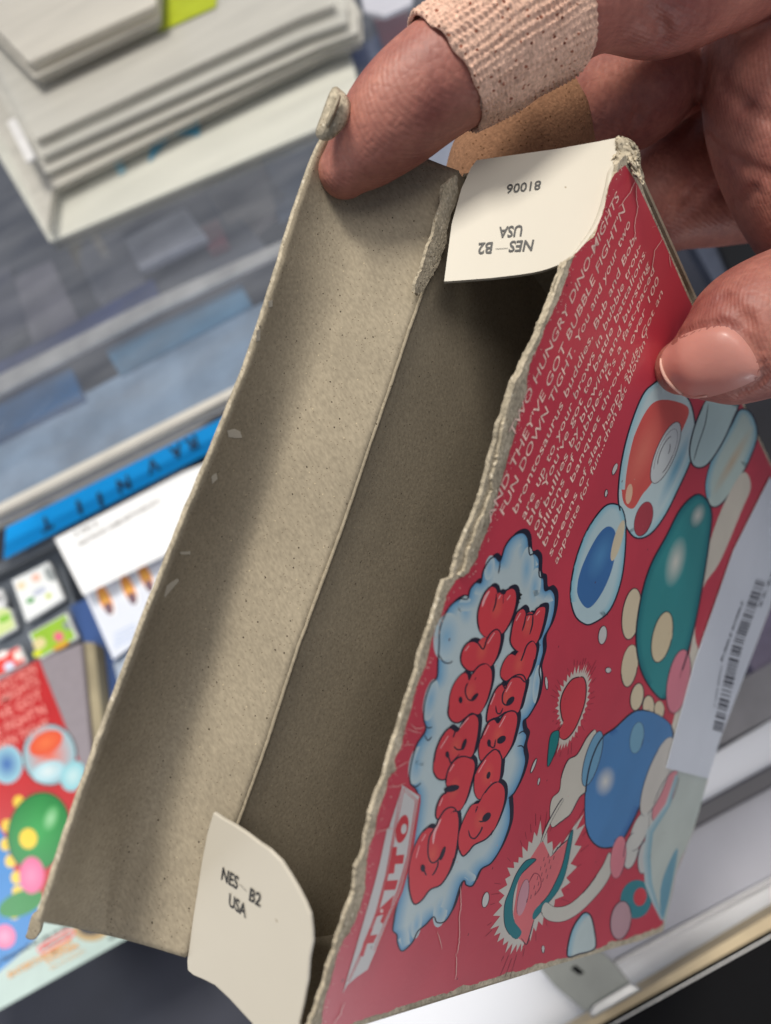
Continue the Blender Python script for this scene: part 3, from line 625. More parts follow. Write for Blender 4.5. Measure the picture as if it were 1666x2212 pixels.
ff2 = [(1030, 346), (1100, 336), (1200, 322), (1290, 306), (1330, 298)] + tr(Z5, [(895, 0), (870, 40), (830, 90), (825, 160), (805, 280), (765, 390), (700, 480), (620, 560), (520, 610), (400, 640), (200, 665), (0, 680), (-40, 682), (0, 380), (50, 200), (100, 90), (130, 50)])
ff2 = [p for p in ff2]
ff2 = ff2[:5] + [tuple(p) for p in cat_([Vector(p) for p in ff2[5:16]], 4, False)] + ff2[16:]
far = flap(ff2, PLF)
def ftxt(items, plane, z, parent, name='flap_print'):
    L_ = []
    for txt, s_, e_, t_, bo in items:
        s_, e_, t_ = tr(z, [s_, e_, t_]); L_.append(text3(txt, plane.p(*s_, .00012), plane.p(*e_, .00012), plane.p(*t_, .00012), bo))
    v, f = join(L_); return link(name, v, f, m_ink, parent)
def subparent(o, par):
    o.parent = par; o.matrix_parent_inverse = Matrix.Translation(-BOX.location); return o
def child_of_part(o, par):
    # par is a child of BOX with identity world matrix
    o.parent = par; o.matrix_parent_inverse = Matrix.Identity(4); return o
child_of_part(ftxt([('NES', (622, 893), (765, 985), (638, 786), .02), ('B2', (868, 1078), (968, 1140), (882, 968), .02), ('USA', (690, 1125), (842, 1237), (697, 1016), .02)], PLN, ZE, near), near)
child_of_part(ftxt([('NES', (430, 465), (305, 472), (418, 521), .02), ('B2', (215, 477), (141, 482), (206, 534), .02), ('USA', (372, 388), (248, 399), (363, 444), .02), ('81006', (468, 155), (290, 177), (461, 201), .01)], PLF, Z5, far), far)
for pl, z, a_, b_, par in ((PLN, ZE, (785, 935), (850, 1003), near), (PLF, Z5, (292, 508), (228, 512), far)):
    q = Art(pl, 0.00012); p_ = tr(z, [a_, b_]); q.line(p_, 2.6, (30, 28, 28), 0); child_of_part(q.build('flap_dash', m_ink, None), par)
# glossy edge roll along the far flap
roll = [tuple(p) for p in cat_([Vector(p) for p in tr(Z5, [(870, 60), (835, 120), (822, 200), (795, 310), (755, 405), (700, 480), (640, 545), (560, 600)])], 4, False)]
tube('flap_edge', [PLF.p(*p, -0.0002) for p in roll], lambda t: 0.0006*math.sin(math.pi*min(1, 0.15+t*0.85))+0.0002, m_white, BOX)
# fuzzy crushed corner
cv = []; cp = cat_([Vector(p) for p in tr((2200, 0, .5234), [(470, 1040), (520, 1025), (590, 1050), (650, 1110), (675, 1190), (675, 1260), (700, 1340), (705, 1410), (690, 1425), (660, 1370), (620, 1350), (600, 1280), (560, 1250), (500, 1260), (470, 1300), (430, 1340), (420, 1290), (440, 1210), (475, 1130)])], 4)
bm = bmesh.new(); bmesh.ops.create_icosphere(bm, subdivisions=5, radius=1)
m1 = Vector((1366, 347))
for ve in bm.verts:
    q = ve.co.copy(); ang = math.atan2(q.y, q.x)
    # radius of outline in that direction
    best = min(cp, key=lambda p: abs(math.atan2(math.sin(math.atan2(p.y-m1.y, p.x-m1.x)-ang), math.cos(math.atan2(p.y-m1.y, p.x-m1.x)-ang))))
    rr = (best-m1).length*0.93; rad = math.hypot(q.x, q.y)
    u, v_ = m1.x+math.cos(ang)*rad*rr, m1.y+math.sin(ang)*rad*rr
    nz = noise.noise(q*3.2)*0.0006+noise.noise(q*11)*0.0002
    ve.co = pd(u+noise.noise(q*9)*3, v_+noise.noise(q*9+Vector((5, 5, 5)))*3, zC+0.0006+q.z*0.0009+nz)
me = bpy.data.meshes.new('crushed_corner'); bm.to_mesh(me); bm.free(); me.materials.append(m_torn)
for p in me.polygons: p.use_smooth = True
cc = bpy.data.objects.new('crushed_corner', me); COL.objects.link(cc); cc.parent = BOX; cc.matrix_parent_inverse = Matrix.Translation(-BOX.location); fixn(cc)

# ------------------------------------------------------------------ printed cover
art = Art(FRONT)
CRED = (198, 62, 78)
base = [Vector(p) for p in redj] + [Vector(p) for p in jag([(676, 2262), (700, 2236), (790, 2200), (930, 2154), (1090, 2105), (1260, 2056), (1340, 2032), (1425, 2003)], 5, 4, 40)[1:]] + \
    [Vector(p) for p in ((1436, 1991), (1461, 1887), (1498, 1789), (1527, 1681), (1554, 1597), (1616, 1434), (1663, 1310), (1702, 1082), (1637, 948), (1600, 866), (1487, 643), (1433, 519), (1396, 438), (1378, 400))]
art.poly([(p[0], p[1]) for p in base], CRED, 0)
INK = (34, 32, 50); PALE = (190, 206, 208); BLU = (70, 140, 196); LRED = (214, 66, 74)
# cloud
cloud = tr(ZA, [(555, 1150), (560, 1020), (600, 900), (660, 800), (740, 745), (805, 745), (830, 660), (880, 600), (925, 600), (945, 500), (1000, 400), (1050, 375), (1095, 410), (1140, 280), (1210, 190), (1290, 160), (1340, 210), (1355, 350), (1400, 345), (1440, 400), (1440, 540), (1480, 570), (1490, 670), (1540, 660), (1580, 720), (1575, 850), (1540, 980), (1480, 1100), (1478, 1220), (1440, 1370), (1450, 1480), (1420, 1650), (1350, 1780), (1300, 1830)])
cloud += tr(ZC, [(640, 690), (665, 740), (640, 850), (655, 960), (620, 1100), (560, 1230), (515, 1290), (520, 1400), (510, 1530), (440, 1720), (350, 1860), (258, 1920)])
cloud += tr(ZB, [(1300, 1390), (1240, 1390), (1222, 1350), (1185, 1400), (1120, 1600), (1050, 1710), (980, 1720), (950, 1670), (880, 1740), (810, 1800), (760, 1900), (670, 1975), (630, 1900), (625, 1830), (590, 1790), (600, 1700), (620, 1590), (700, 1250), (760, 1000), (810, 600), (745, 490), (745, 350), (800, 150), (880, 20)])
cloud += tr(ZA, [(418, 1800), (430, 1650), (480, 1500), (535, 1440), (545, 1290)])
cl = cat_([Vector(p) for p in cloud], 5)
sg = 1 if area2(cl) > 0 else -1
art.poly([(p.x+7, p.y-9) for p in cl], INK, 1)
art.poly([tuple(p) for p in cl], PALE, 2)
art.ribbon(cl, 0, 8*sg, (84, 142, 188), (132, 176, 202), 3, True)
art.ribbon(cl, 8*sg, 26*sg, (132, 176, 202), PALE, 4, True)
art.ribbon(cl, -1.5, 1.5, INK, INK, 5, True)
for (z, x, y, ra, rb, an) in ((ZA, 620, 1080, 26, 50, 10), (ZA, 790, 850, 16, 30, 0), (ZA, 1000, 470, 10, 26, 10), (ZA, 1330, 480, 14, 46, 5), (ZA, 1400, 640, 12, 40, 8), (ZA, 480, 1640, 14, 44, 12), (ZB, 800, 330, 16, 40, 10), (ZB, 1010, 1620, 14, 34, 12), (ZB, 800, 1740, 10, 30, 10), (ZA, 1420, 1500, 8, 40, 6)):
    p = tr(z, [(x, y)])[0]; art.ell(*p, ra*1.05, rb*1.05, an, PALE, 4.5, (136, 180, 206))
for z, pth in ((ZA, [(555, 1240), (590, 1300), (640, 1315), (675, 1295)]), (ZA, [(1095, 410), (1090, 460), (1080, 520)]), (ZA, [(420, 1830), (450, 1885), (495, 1880)]), (ZC, [(580, 830), (620, 825), (650, 860)]), (ZC, [(500, 1290), (530, 1270), (545, 1300)]), (ZC, [(590, 720), (630, 695), (660, 720)]), (ZB, [(870, 60), (900, 110), (935, 75)]), (ZB, [(740, 490), (790, 520), (840, 485)])):
    art.line(tr(z, pth), 2.5, INK, 7)
# logo letters
LET = [
 (ZA, [(1010, 640), (960, 690), (920, 780), (895, 880), (900, 980), (925, 1045), (975, 1085), (1040, 1075), (1110, 1060), (1160, 1000), (1210, 890), (1240, 770), (1235, 680), (1200, 650), (1150, 670), (1130, 700), (1090, 690), (1070, 700), (1055, 655)],
  [[(1062, 700), (1055, 780), (1030, 860)], [(1125, 700), (1120, 785)]], [[(1000, 675), (960, 740), (935, 815)], [(1185, 715), (1155, 755)], [(1100, 710), (1080, 745)]]),
 (ZA, [(1060, 1015), (1010, 1050), (975, 1110), (945, 1190), (900, 1140), (850, 1120), (800, 1140), (760, 1200), (745, 1280), (765, 1340), (820, 1385), (880, 1380), (940, 1350), (1010, 1350), (1060, 1280), (1090, 1190), (1105, 1100), (1095, 1040)], [], [[(1045, 1045), (985, 1140)], [(820, 1160), (785, 1205)]]),
 (ZA, [(960, 1320), (900, 1345), (850, 1410), (820, 1470), (800, 1410), (760, 1410), (700, 1480), (660, 1570), (640, 1690), (635, 1770), (670, 1830), (730, 1840), (800, 1790), (850, 1765), (910, 1760), (960, 1680), (1000, 1560), (1020, 1450), (1010, 1360)],
  [[(820, 1470), (790, 1530), (790, 1590), (820, 1640), (870, 1630), (892, 1590)], [(738, 1610), (750, 1700), (775, 1735), (810, 1700), (818, 1650)]], [[(925, 1370), (860, 1450)], [(755, 1470), (690, 1600)]]),
 (ZB, [(1290, -130), (1230, -80), (1180, 0), (1150, 30), (1090, 0), (1020, 80), (970, 200), (950, 330), (955, 400), (990, 450), (1050, 455), (1110, 400), (1180, 300), (1290, 255), (1330, 130), (1350, 0), (1345, -90)],
  [[(1150, 10), (1125, 80), (1125, 150), (1160, 190), (1210, 180), (1235, 120)], [(1072, 210), (1090, 280), (1110, 305), (1180, 230)]], [[(1260, -90), (1180, 0)], [(1080, 70), (1010, 180)]]),
 (ZB, [(1210, 250), (1130, 290), (1080, 370), (1060, 460), (1075, 520), (1120, 505), (1175, 505), (1165, 545), (1100, 565), (1030, 590), (990, 660), (970, 740), (980, 805), (1060, 780), (1120, 740), (1190, 720), (1240, 620), (1280, 480), (1312, 350), (1295, 280)],
  [], [[(1130, 320), (1090, 385)], [(1030, 620), (1000, 690)]]),
 (ZB, [(1110, 700), (1050, 725), (1000, 800), (960, 880), (900, 880), (840, 940), (780, 1060), (745, 1180), (730, 1320), (735, 1430), (760, 1530), (790, 1560), (850, 1520), (920, 1430), (1010, 1390), (1080, 1290), (1130, 1150), (1160, 980), (1170, 820), (1150, 730)],
  [[(975, 870), (915, 960), (900, 1100), (925, 1185), (975, 1180), (1025, 1110), (1047, 1050)], [(850, 1220), (880, 1290), (905, 1325), (950, 1290), (985, 1220), (990, 1170)]], [[(1015, 805), (960, 920), (945, 1025)], [(880, 940), (845, 1000)], [(825, 1040), (795, 1150)]]),
 (ZA, [(1290, 830), (1240, 870), (1210, 950), (1190, 1050), (1185, 1130), (1220, 1190), (1280, 1225), (1330, 1190), (1370, 1150), (1420, 1140), (1460, 1040), (1490, 920), (1500, 830), (1470, 810), (1420, 830), (1390, 880), (1350, 880), (1330, 890), (1320, 850)],
  [[(1325, 880), (1310, 960), (1288, 1030)], [(1385, 880), (1380, 970), (1356, 1060)]], [[(1275, 870), (1235, 940)], [(1445, 850), (1410, 890)], [(1355, 900), (1335, 940)]]),
 (ZA, [(1380, 1120), (1330, 1160), (1300, 1240), (1270, 1300), (1230, 1250), (1180, 1240), (1130, 1300), (1100, 1390), (1110, 1450), (1150, 1475), (1210, 1440), (1270, 1440), (1320, 1480), (1370, 1390), (1400, 1280), (1415, 1180)], [], [[(1355, 1150), (1310, 1240)], [(1165, 1290), (1130, 1350)]]),
 (ZA, [(1260, 1415), (1200, 1440), (1160, 1490), (1140, 1540), (1110, 1500), (1060, 1540), (1020, 1620), (985, 1720), (975, 1830), (1020, 1810), (1080, 1790), (1140, 1750), (1200, 1745), (1260, 1750), (1300, 1620), (1325, 1500), (1305, 1430)],
  [[(1140, 1540), (1115, 1600), (1120, 1665), (1160, 1685), (1200, 1630)], [(1055, 1690), (1065, 1750), (1095, 1760), (1120, 1710)]], [[(1195, 1480), (1145, 1570)], [(1050, 1580), (1010, 1680)]]),
 (ZC, [(520, 515), (460, 545), (410, 620), (380, 590), (330, 610), (290, 680), (250, 790), (240, 880), (260, 960), (310, 920), (370, 880), (420, 870), (445, 950), (520, 850), (560, 730), (585, 600), (570, 530)],
  [[(410, 620), (385, 680), (395, 750), (440, 780), (463, 745)], [(320, 775), (345, 830), (375, 835), (388, 765)]], [[(475, 560), (420, 660)], [(330, 640), (285, 730)]]),
 (ZC, [(390, 855), (330, 890), (270, 960), (215, 1050), (200, 1150), (205, 1240), (240, 1295), (290, 1260), (350, 1190), (420, 1140), (440, 1020), (440, 920)], [], [[(300, 950), (235, 1060)]]),
 (ZC, [(400, 1145), (340, 1180), (280, 1260), (240, 1330), (180, 1350), (130, 1430), (80, 1550), (60, 1650), (70, 1750), (100, 1800), (150, 1760), (200, 1700), (300, 1650), (370, 1570), (430, 1430), (465, 1300), (460, 1190)],
  [[(245, 1330), (215, 1400), (230, 1480), (280, 1490), (322, 1430)], [(148, 1570), (165, 1630), (210, 1640), (265, 1560), (272, 1490)]], [[(330, 1215), (270, 1330)], [(165, 1390), (110, 1530)]])]
for z, ol, st_, hi in LET: art.poly([(p[0]+7, p[1]-8) for p in tr(z, ol)], INK, 8, 4)
for i in (1, 2, 3, 4, 5, 0, 7, 8, 9, 10, 11, 6):
    z, ol, st_, hi = LET[i]
    pts = cat_([Vector(p) for p in tr(z, ol)], 4)
    L_ = 9+(0.5*i)
    art.poly([tuple(p) for p in pts], LRED, L_)
    ce = sum(pts, Vector((0, 0)))/len(pts); art.ell(ce.x, ce.y, 14, 30, 15, LRED, L_+.1, (222, 92, 80))
    art.ribbon(pts, -1.6, 1.6, INK, INK, L_+.2, True)
    for s_ in st_: art.line(tr(z, s_), 3.2, INK, L_+.3)
    for s_ in hi: art.line(tr(z, s_), 5.0, (238, 176, 176), L_+.3, smooth=0 if len(s_) < 3 else 4)
for z, p, a_, b_, an in ((ZB, (1110, 535), 17, 7, -14), (ZC, (325, 1085), 4, 8, 15), (ZC, (308, 1455), 7, 12, 40), (ZC, (440, 770), 7, 11, 50), (ZA, (1185, 1650), 6, 12, 40), (ZA, (870, 1615), 4, 11, 40), (ZB, (1220, 145), 4, 13, 20), (ZB, (1030, 1110), 4, 16, 20), (ZA, (745, 1640), 4, 7, 0), (ZB, (1072, 235), 4, 7, 0), (ZB, (855, 1240), 5, 8, 0), (ZC, (330, 800), 4, 8, 0)):
    q = tr(z, [p])[0]; art.ell(*q, a_, b_, an, INK, 16)
# TAITO plate
plate = tr(ZB, [(672, 500), (828, 598), (825, 650), (748, 1150), (668, 1440), (562, 1690)]) + tr(ZD, [(775, 1090), (705, 1245), (610, 1310), (520, 1385), (478, 1462)]) + tr(ZB, [(250, 1990), (430, 1367), (548, 905), (640, 620)])
art.poly(plate, (204, 202, 200), 9)
art.line(plate[:6]+plate[6:8], 5, (196, 48, 60), 9.4, smooth=0)
art.poly(tr(ZB, [(540, 885), (568, 885), (460, 1370), (300, 1990), (262, 1990), (430, 1400)]), (204, 202, 200), 9.1)
for off in (0, 9):
    art.line(tr(ZB, [(668+off*2.4, 520+off), (600+off*1.6, 900), (530+off*1.6, 1300), (440+off*1.6, 1640), (300+off*1.8, 1999)]) + tr(ZD, [(520+off*1.4, 1360)]), 3.2, (196, 60, 66), 9.5, smooth=0)
for off in (0, -16):
    art.line(tr(ZB, [(690+off, 530-off*.8), (808+off, 640-off*.3), (735+off, 1130), (650+off, 1430), (545+off, 1690)]) + tr(ZD, [(765+off, 1080)]), 2.6, (196, 60, 66), 9.6, smooth=0)
q = tr(ZB, [(672, 893)])[0]; art.ell(*q, 12.5, 31, 13, (200, 44, 54), 10); q = tr(ZB, [(687, 893)])[0]; art.ell(*q, 6, 11, 10, (204, 202, 200), 10.5)
for pl_ in ([(590, 1055), (628, 1050), (600, 1285), (550, 1292)], [(608, 1128), (690, 1118), (680, 1200), (600, 1205)], [(525, 1352), (636, 1345), (612, 1430), (515, 1436)], [(425, 1675), (470, 1600), (600, 1478), (565, 1590), (502, 1735), (478, 1712), (505, 1650)]):
    art.poly(tr(ZB, pl_), (200, 44, 54), 10)
q = tr(ZB, [(490, 1618)])[0]; art.ell(*q, 3.5, 4.5, 0, (222, 190, 185), 10.5)
for pl_ in ([(715, 885), (748, 880), (702, 1000), (662, 1132), (632, 1130), (662, 1010)], [(690, 950), (788, 938), (752, 1012), (680, 1022)]): art.poly(tr(ZD, pl_), (200, 44, 54), 10)
# bubbles
def bubble(z, ol, rimc, inc, lay, tint=None):
    pts = cat_([Vector(p) for p in tr(z, ol)], 5); s2 = 1 if area2(pts) > 0 else -1
    art.poly([tuple(p) for p in pts], inc, lay); art.ribbon(pts, 0, 14*s2, rimc, inc, lay+.1, True); art.ribbon(pts, -1.6, 1.6, INK, INK, lay+.6, True); return pts
b1 = bubble(E2, [(760, 240), (640, 290), (560, 380), (470, 600), (400, 850), (360, 1100), (355, 1300), (400, 1460), (470, 1580), (550, 1605), (650, 1550), (760, 1400), (860, 1200), (960, 980), (1010, 800), (1010, 600), (950, 400)], (150, 200, 212), (196, 216, 218), 3)
art.poly(tr(E2, [(700, 420), (600, 500), (500, 700), (420, 950), (385, 1150), (400, 1300), (480, 1350), (560, 1230), (640, 1130), (780, 900), (900, 680), (960, 500), (850, 430)]), (216, 92, 84), 3.3, 5)
q = tr(E2, [(560, 880)])[0]; art.ell(*q, 28, 100, 22, (216, 92, 84), 3.4, (226, 120, 104))
q = tr(E2, [(850, 1000)])[0]; art.ell(*q, 14, 100, 24, (196, 216, 218), 3.35, (112, 172, 196))
q = tr(E2, [(760, 870)])[0]
for r_ in (34, 26, 18, 10): e_ = art.ell(q[0], q[1], r_*0.62, r_*2.1, 22, (206, 212, 212), 3.5+(40-r_)*.01); art.line(e_, 1.6, (70, 60, 70), 3.5+(40-r_)*.01+.005, True, 0)
q = tr(E2, [(445, 1225)])[0]; art.ell(*q, 7, 22, 8, (232, 190, 160), 3.8)
q = tr(E2, [(570, 1440)])[0]; e_ = art.ell(*q, 18, 38, 16, (176, 66, 76), 3.8); art.line(e_, 1.6, INK, 3.9, True, 0)
bubble(E2, [(1400, 500), (1320, 640), (1190, 860), (1120, 1050), (1105, 1200), (1150, 1330), (1250, 1300), (1400, 1080), (1480, 930), (1548, 720), (1500, 540)], (120, 180, 200), (190, 208, 200), 2.4)
q = tr(E2, [(1330, 950)])[0]; art.ell(*q, 12, 90, 30, (190, 208, 200), 2.8, (200, 180, 150))
bubble(E2, [(1150, 380), (1040, 560), (970, 800), (980, 950), (1040, 1000), (1130, 960), (1250, 780), (1340, 580), (1395, 430), (1340, 330)], (120, 180, 200), (184, 208, 208), 4)
art.line(tr(E2, [(1125, 450), (1100, 620), (1040, 800), (1000, 940)]), 2, INK, 4.7)
bubble(Z6, [(600, 665), (530, 675), (440, 800), (380, 960), (355, 1120), (375, 1230), (420, 1278), (470, 1280), (560, 1210), (620, 1050), (642, 850), (635, 720)], (130, 190, 208), (186, 210, 214), 3.1)
art.poly(tr(Z6, [(540, 780), (480, 850), (410, 1000), (390, 1120), (440, 1200), (500, 1150), (560, 1030), (590, 900), (585, 800)]), (62, 112, 168), 3.5, 5)
q = tr(Z6, [(510, 930)])[0]; art.ell(*q, 22, 60, 22, (62, 112, 168), 3.6, (84, 142, 190))
q = tr(Z6, [(600, 850)])[0]; art.ell(*q, 9, 46, 16, (214, 200, 170), 3.7)
# plain bubbles in the colours of the cover's two mascots (left out)
tl = bubble(Z6, [(1020, 610), (930, 680), (850, 830), (770, 980), (720, 1150), (695, 1350), (720, 1520), (790, 1640), (850, 1670), (920, 1560), (990, 1330), (1040, 1080), (1075, 850), (1085, 690)], (14, 108, 118), (52, 140, 142), 5)
q = tr(Z6, [(830, 1350)])[0]; e_ = art.ell(*q, 21, 56, 12, (222, 204, 168), 5.7); art.line(e_, 2, INK, 5.8, True, 0)
q = tr(Z6, [(1015, 720)])[0]; art.ell(*q, 16, 30, 20, (40, 128, 132), 5.7, (206, 206, 196))
q = tr(Z6, [(900, 960)])[0]; art.ell(*q, 22, 58, 14, (60, 146, 148), 5.7, (214, 212, 200))
for (x, y, ra, rb, an) in ((672, 1230, 20, 56, 8), (662, 1500, 17, 46, 8), (700, 1660, 14, 30, 10), (760, 1710, 13, 24, 0), (815, 1730, 11, 20, 0)):
    q = tr(Z6, [(x, y)])[0]; e_ = art.ell(*q, ra, rb, an, (220, 204, 172), 4.6); art.line(e_, 2, INK, 4.65, True, 0)
q = tr(Z6, [(915, 1580)])[0]; e_ = art.ell(*q, 24, 70, 10, (222, 132, 146), 6); art.line(e_, 1.6, INK, 6.05, True, 0)
bl = bubble(H8, [(700, 0), (620, 60), (560, 180), (525, 330), (515, 500), (530, 650), (590, 730), (670, 740), (740, 700), (820, 560), (900, 380), (1010, 200), (1060, 40), (1000, -60), (840, -110)], (44, 96, 160), (76, 130, 182), 5.2)
for (x, y, ra, rb, an, c1_, c2_) in ((560, 190, 16, 62, 16, (110, 160, 190), None), (835, 60, 14, 34, 10, (120, 168, 192), None), (640, 330, 22, 36, 16, (76, 130, 182), (214, 212, 204)), (960, 300, 22, 90, 20, (206, 200, 190), None), (1010, 420, 17, 60, 24, (218, 140, 146), None), (720, 800, 16, 46, 8, (222, 132, 142), None), (800, 760, 15, 40, 12, (206, 204, 196), None), (880, 800, 13, 36, 8, (200, 200, 196), None), (850, 640, 16, 44, 20, (206, 204, 196), None)):
    q = tr(H8, [(x, y)])[0]; e_ = art.ell(*q, ra, rb, an, c1_, 6.1, c2_)
    if c2_ is None: art.line(e_, 1.6, (60, 60, 80), 6.15, True, 0)
art.poly(tr(Z6, [(1250, 495), (1290, 570), (1240, 700), (1130, 960), (1040, 1100), (1000, 1330), (1030, 1500), (960, 1760), (900, 1900), (870, 1860), (960, 1500), (1030, 1100), (1080, 850), (1160, 640)]), (214, 206, 190), 4.8, 4)
art.poly(tr(H8, [(1040, 130), (980, 160), (900, 300), (880, 500), (860, 660), (930, 640), (1000, 500), (1085, 300)]), (208, 204, 196), 5.9, 4)
# cream puff, swoosh, fruit
pf = art.poly(tr(ZC, [(1255, 685), (1190, 760), (1110, 900), (1030, 950), (975, 1080), (955, 1220), (890, 1290), (870, 1400), (885, 1540), (960, 1500), (1000, 1470), (1055, 1420), (1130, 1280), (1195, 1210), (1180, 1050), (1200, 880), (1275, 720)]), (206, 200, 186), 4.9, 5); art.line(pf, 2, INK, 4.95, True, 0)
art.line(tr(ZC, [(1000, 1270), (930, 1380), (850, 1530), (790, 1680)]), 7, INK, 4.96); art.line(tr(ZC, [(1000, 1275), (930, 1385), (850, 1535), (792, 1680)]), 4, (206, 200, 186), 4.97)
sw = art.poly(tr(H8, [(245, 1140), (290, 1190), (380, 1195), (480, 1140), (590, 1030), (660, 930), (680, 850), (665, 770), (620, 860), (520, 1000), (420, 1090), (330, 1110), (270, 1080)]), (206, 202, 190), 4.8, 5); art.line(sw, 2, INK, 4.85, True, 0)
def burst(z, ctr, ol, col, lay, amp=0.22, seed=1):
    c_ = Vector(ctr); rs = random.Random(seed); out = []
    pts = cat_([Vector(p) for p in ol], 6)
    for i, p in enumerate(pts):
        out.append(tuple(c_+(p-c_)*(1.12 if i % 2 else 1.25+amp*rs.random())))
    return art.poly(tr(z, out), col, lay)
apple = [(1130, 215), (1060, 240), (990, 340), (960, 450), (970, 560), (985, 620), (950, 690), (960, 750), (1010, 765), (1080, 690), (1140, 560), (1180, 430), (1190, 300), (1170, 225)]
burst(ZC, (1070, 480), apple, (208, 196, 184), 4.2)
ap = art.poly(tr(ZC, apple), (206, 62, 72), 4.4, 5); art.line(ap, 2.5, (60, 24, 34), 4.5, True, 0)
art.line(tr(ZC, [(1020, 350), (985, 470)]), 3.5, (235, 190, 190), 4.6); q = tr(ZC, [(1110, 440)])[0]; art.ell(*q, 10, 30, 12, (206, 62, 72), 4.45, (224, 104, 108))
lf = art.poly(tr(ZC, [(945, 690), (880, 720), (855, 850), (850, 1012), (920, 870), (948, 760)]), (16, 124, 124), 4.6, 4); art.line(lf, 1.6, INK, 4.65, True, 0)
melon = [(430, 650), (390, 900), (300, 1080), (210, 1190), (140, 1290), (70, 1290), (10, 1220), (30, 1060), (80, 900), (150, 810), (230, 700), (320, 790)]
burst(H8, (210, 1000), melon, (206, 200, 190), 4.2, 0.18, 5)
art.poly(tr(H8, [(250, 690), (300, 800), (420, 680), (360, 940), (200, 1180), (150, 1340), (100, 1300), (70, 1150), (100, 950), (160, 830)]), (222, 112, 116), 4.4)
for pl_ in ([(440, 640), (412, 680), (370, 860), (290, 1030), (200, 1130), (196, 1185), (262, 1110), (350, 1000), (400, 870)], [(212, 812), (150, 820), (90, 900), (50, 1000), (15, 1100), (20, 1230), (80, 1305), (122, 1262), (70, 1180), (70, 1040), (110, 920), (165, 860)]):
    e_ = art.poly(tr(H8, pl_), (20, 120, 128), 4.6, 4); art.line(e_, 1.8, INK, 4.65, True, 0)
for k in range(18):
    x = 262+(k % 4)*27-(k//4)*20; y = 800+(k//4)*58-(k % 4)*22; q = tr(H8, [(x, y), (x-5, y+24)]); art.line(q, 3.2, (50, 16, 28), 4.7)
art.line(tr(H8, [(250, 690), (270, 760), (300, 800), (350, 740), (420, 680)]), 2.4, INK, 4.72)
art.line(tr(H8, [(200, 1180), (170, 1290), (150, 1340), (120, 1300)]), 2.2, INK, 4.72)
art.line(tr(H8, [(165, 960), (200, 900), (235, 920), (240, 980), (200, 1040)]), 2.0, (140, 40, 60), 4.72)
q = tr(H8, [(130, 1050)])[0]; e_ = art.ell(*q, 10, 40, 12, (206, 150, 160), 4.75); art.line(e_, 1.6, INK, 4.76, True, 0)
bubble(H8, [(405, 1410), (430, 1260), (490, 1160), (530, 1145), (560, 1190), (582, 1330), (560, 1375), (480, 1398)], (130, 184, 204), (196, 210, 208), 4.2)
q = tr(H8, [(735, 1190)])[0]; e_ = art.ell(*q, 22, 42, 8, (190, 150, 156), 5); art.line(e_, 2, INK, 5.1, True, 0)
q = tr(H8, [(830, 1060)])[0]; e_ = art.ell(*q, 34, 42, 10, (50, 130, 140), 4.9); q = tr(H8, [(855, 1045)])[0]; art.ell(*q, 14, 20, 10, (206, 62, 72), 5)
for z, c_, pts_, sd in ((ZC, (1070, 480), apple, 3), (H8, (210, 1000), melon, 8)):
    rs = random.Random(sd); P_ = cat_([Vector(p) for p in pts_], 4); C_ = Vector(c_)
    for p in P_:
        if rs.random() < 0.62:
            a_ = C_+(p-C_)*rs.uniform(1.32, 1.45); b_ = C_+(p-C_)*rs.uniform(1.5, 1.85); art.line(tr(z, [tuple(a_), tuple(b_)]), 2.0, (96, 20, 38), 4.15)
# drops
for (z, x, y, ra, rb, an) in ((ZC, 838, 270, 3, 14, -6), (ZC, 725, 1000, 3, 17, 22), (ZC, 770, 1140, 2, 8, 10), (ZC, 1385, 155, 6, 6, 0), (Z6, 522, 1340, 9, 20, 8), (Z6, 585, 480, 4, 13, 20), (Z6, 540, 605, 3, 8, 10), (ZB, 1410, 1520, 7, 17, 12), (H8, 255, 1370, 3, 8, 0)):
    q = tr(z, [(x, y)])[0]; e_ = art.ell(*q, ra, rb, an, (206, 204, 200), 6); art.line(e_, 1.4, INK, 6.05, True, 0)
# pale wrap-over band at the base of the cover
art.poly(tr(H8, [(1100, 240), (1085, 300), (1040, 480), (930, 650), (915, 800), (925, 960), (960, 1080), (1000, 1190), (1012, 1215), (1078, 900), (1188, 620), (1272, 310), (1250, 240)]), (190, 198, 190), 6.5, 3)
art.ribbon([Vector(p) for p in tr(H8, [(1090, 290), (1040, 480), (935, 650), (918, 800), (928, 960), (962, 1080), (1000, 1185)])], 0, 16, (120, 170, 186), (190, 204, 204), 6.7)
art.poly(tr(H8, [(1000, 1180), (1090, 760), (1040, 820), (980, 1000)]), (110, 160, 178), 6.8, 3)
# creases and scuffs in the print
for z, pth in ((ZB, [(1185, 1400), (1195, 1560), (1175, 1700), (1180, 1850), (1160, 1999)]), (ZB, [(985, 1800), (1010, 1880), (1025, 1960)]), (ZB, [(445, 915), (560, 890), (610, 900)]), (ZB, [(540, 520), (640, 515), (700, 490)]), (ZB, [(620, 360), (740, 290)]), (ZA, [(300, 1850), (350, 1900), (430, 1880)]), (ZA, [(270, 1890), (330, 1920), (400, 1935)]), (ZB, [(670, 155), (780, 150)]), (ZD, [(400, 1733), (460, 1640), (505, 1535)]), (ZD, [(1480, 1100), (1490, 1200), (1470, 1340)]),
        (Z5, [(960, 150), (930, 220), (870, 300)]), (Z5, [(965, 180), (965, 330), (950, 480)]), (Z5, [(1100, 460), (1060, 520), (1045, 620)]), (Z5, [(1135, 540), (1145, 610)]), (Z5, [(1045, 400), (1065, 395)]), (Z5, [(470, 960), (440, 1010), (430, 1080)])):
    P_ = jag(tr(z, pth), 5, 2.0, pth[0][0]); art.ribbon([Vector(p) for p in P_], -0.8, 0.8, (224, 176, 168), (224, 176, 168), 17.5)
rs = random.Random(4)
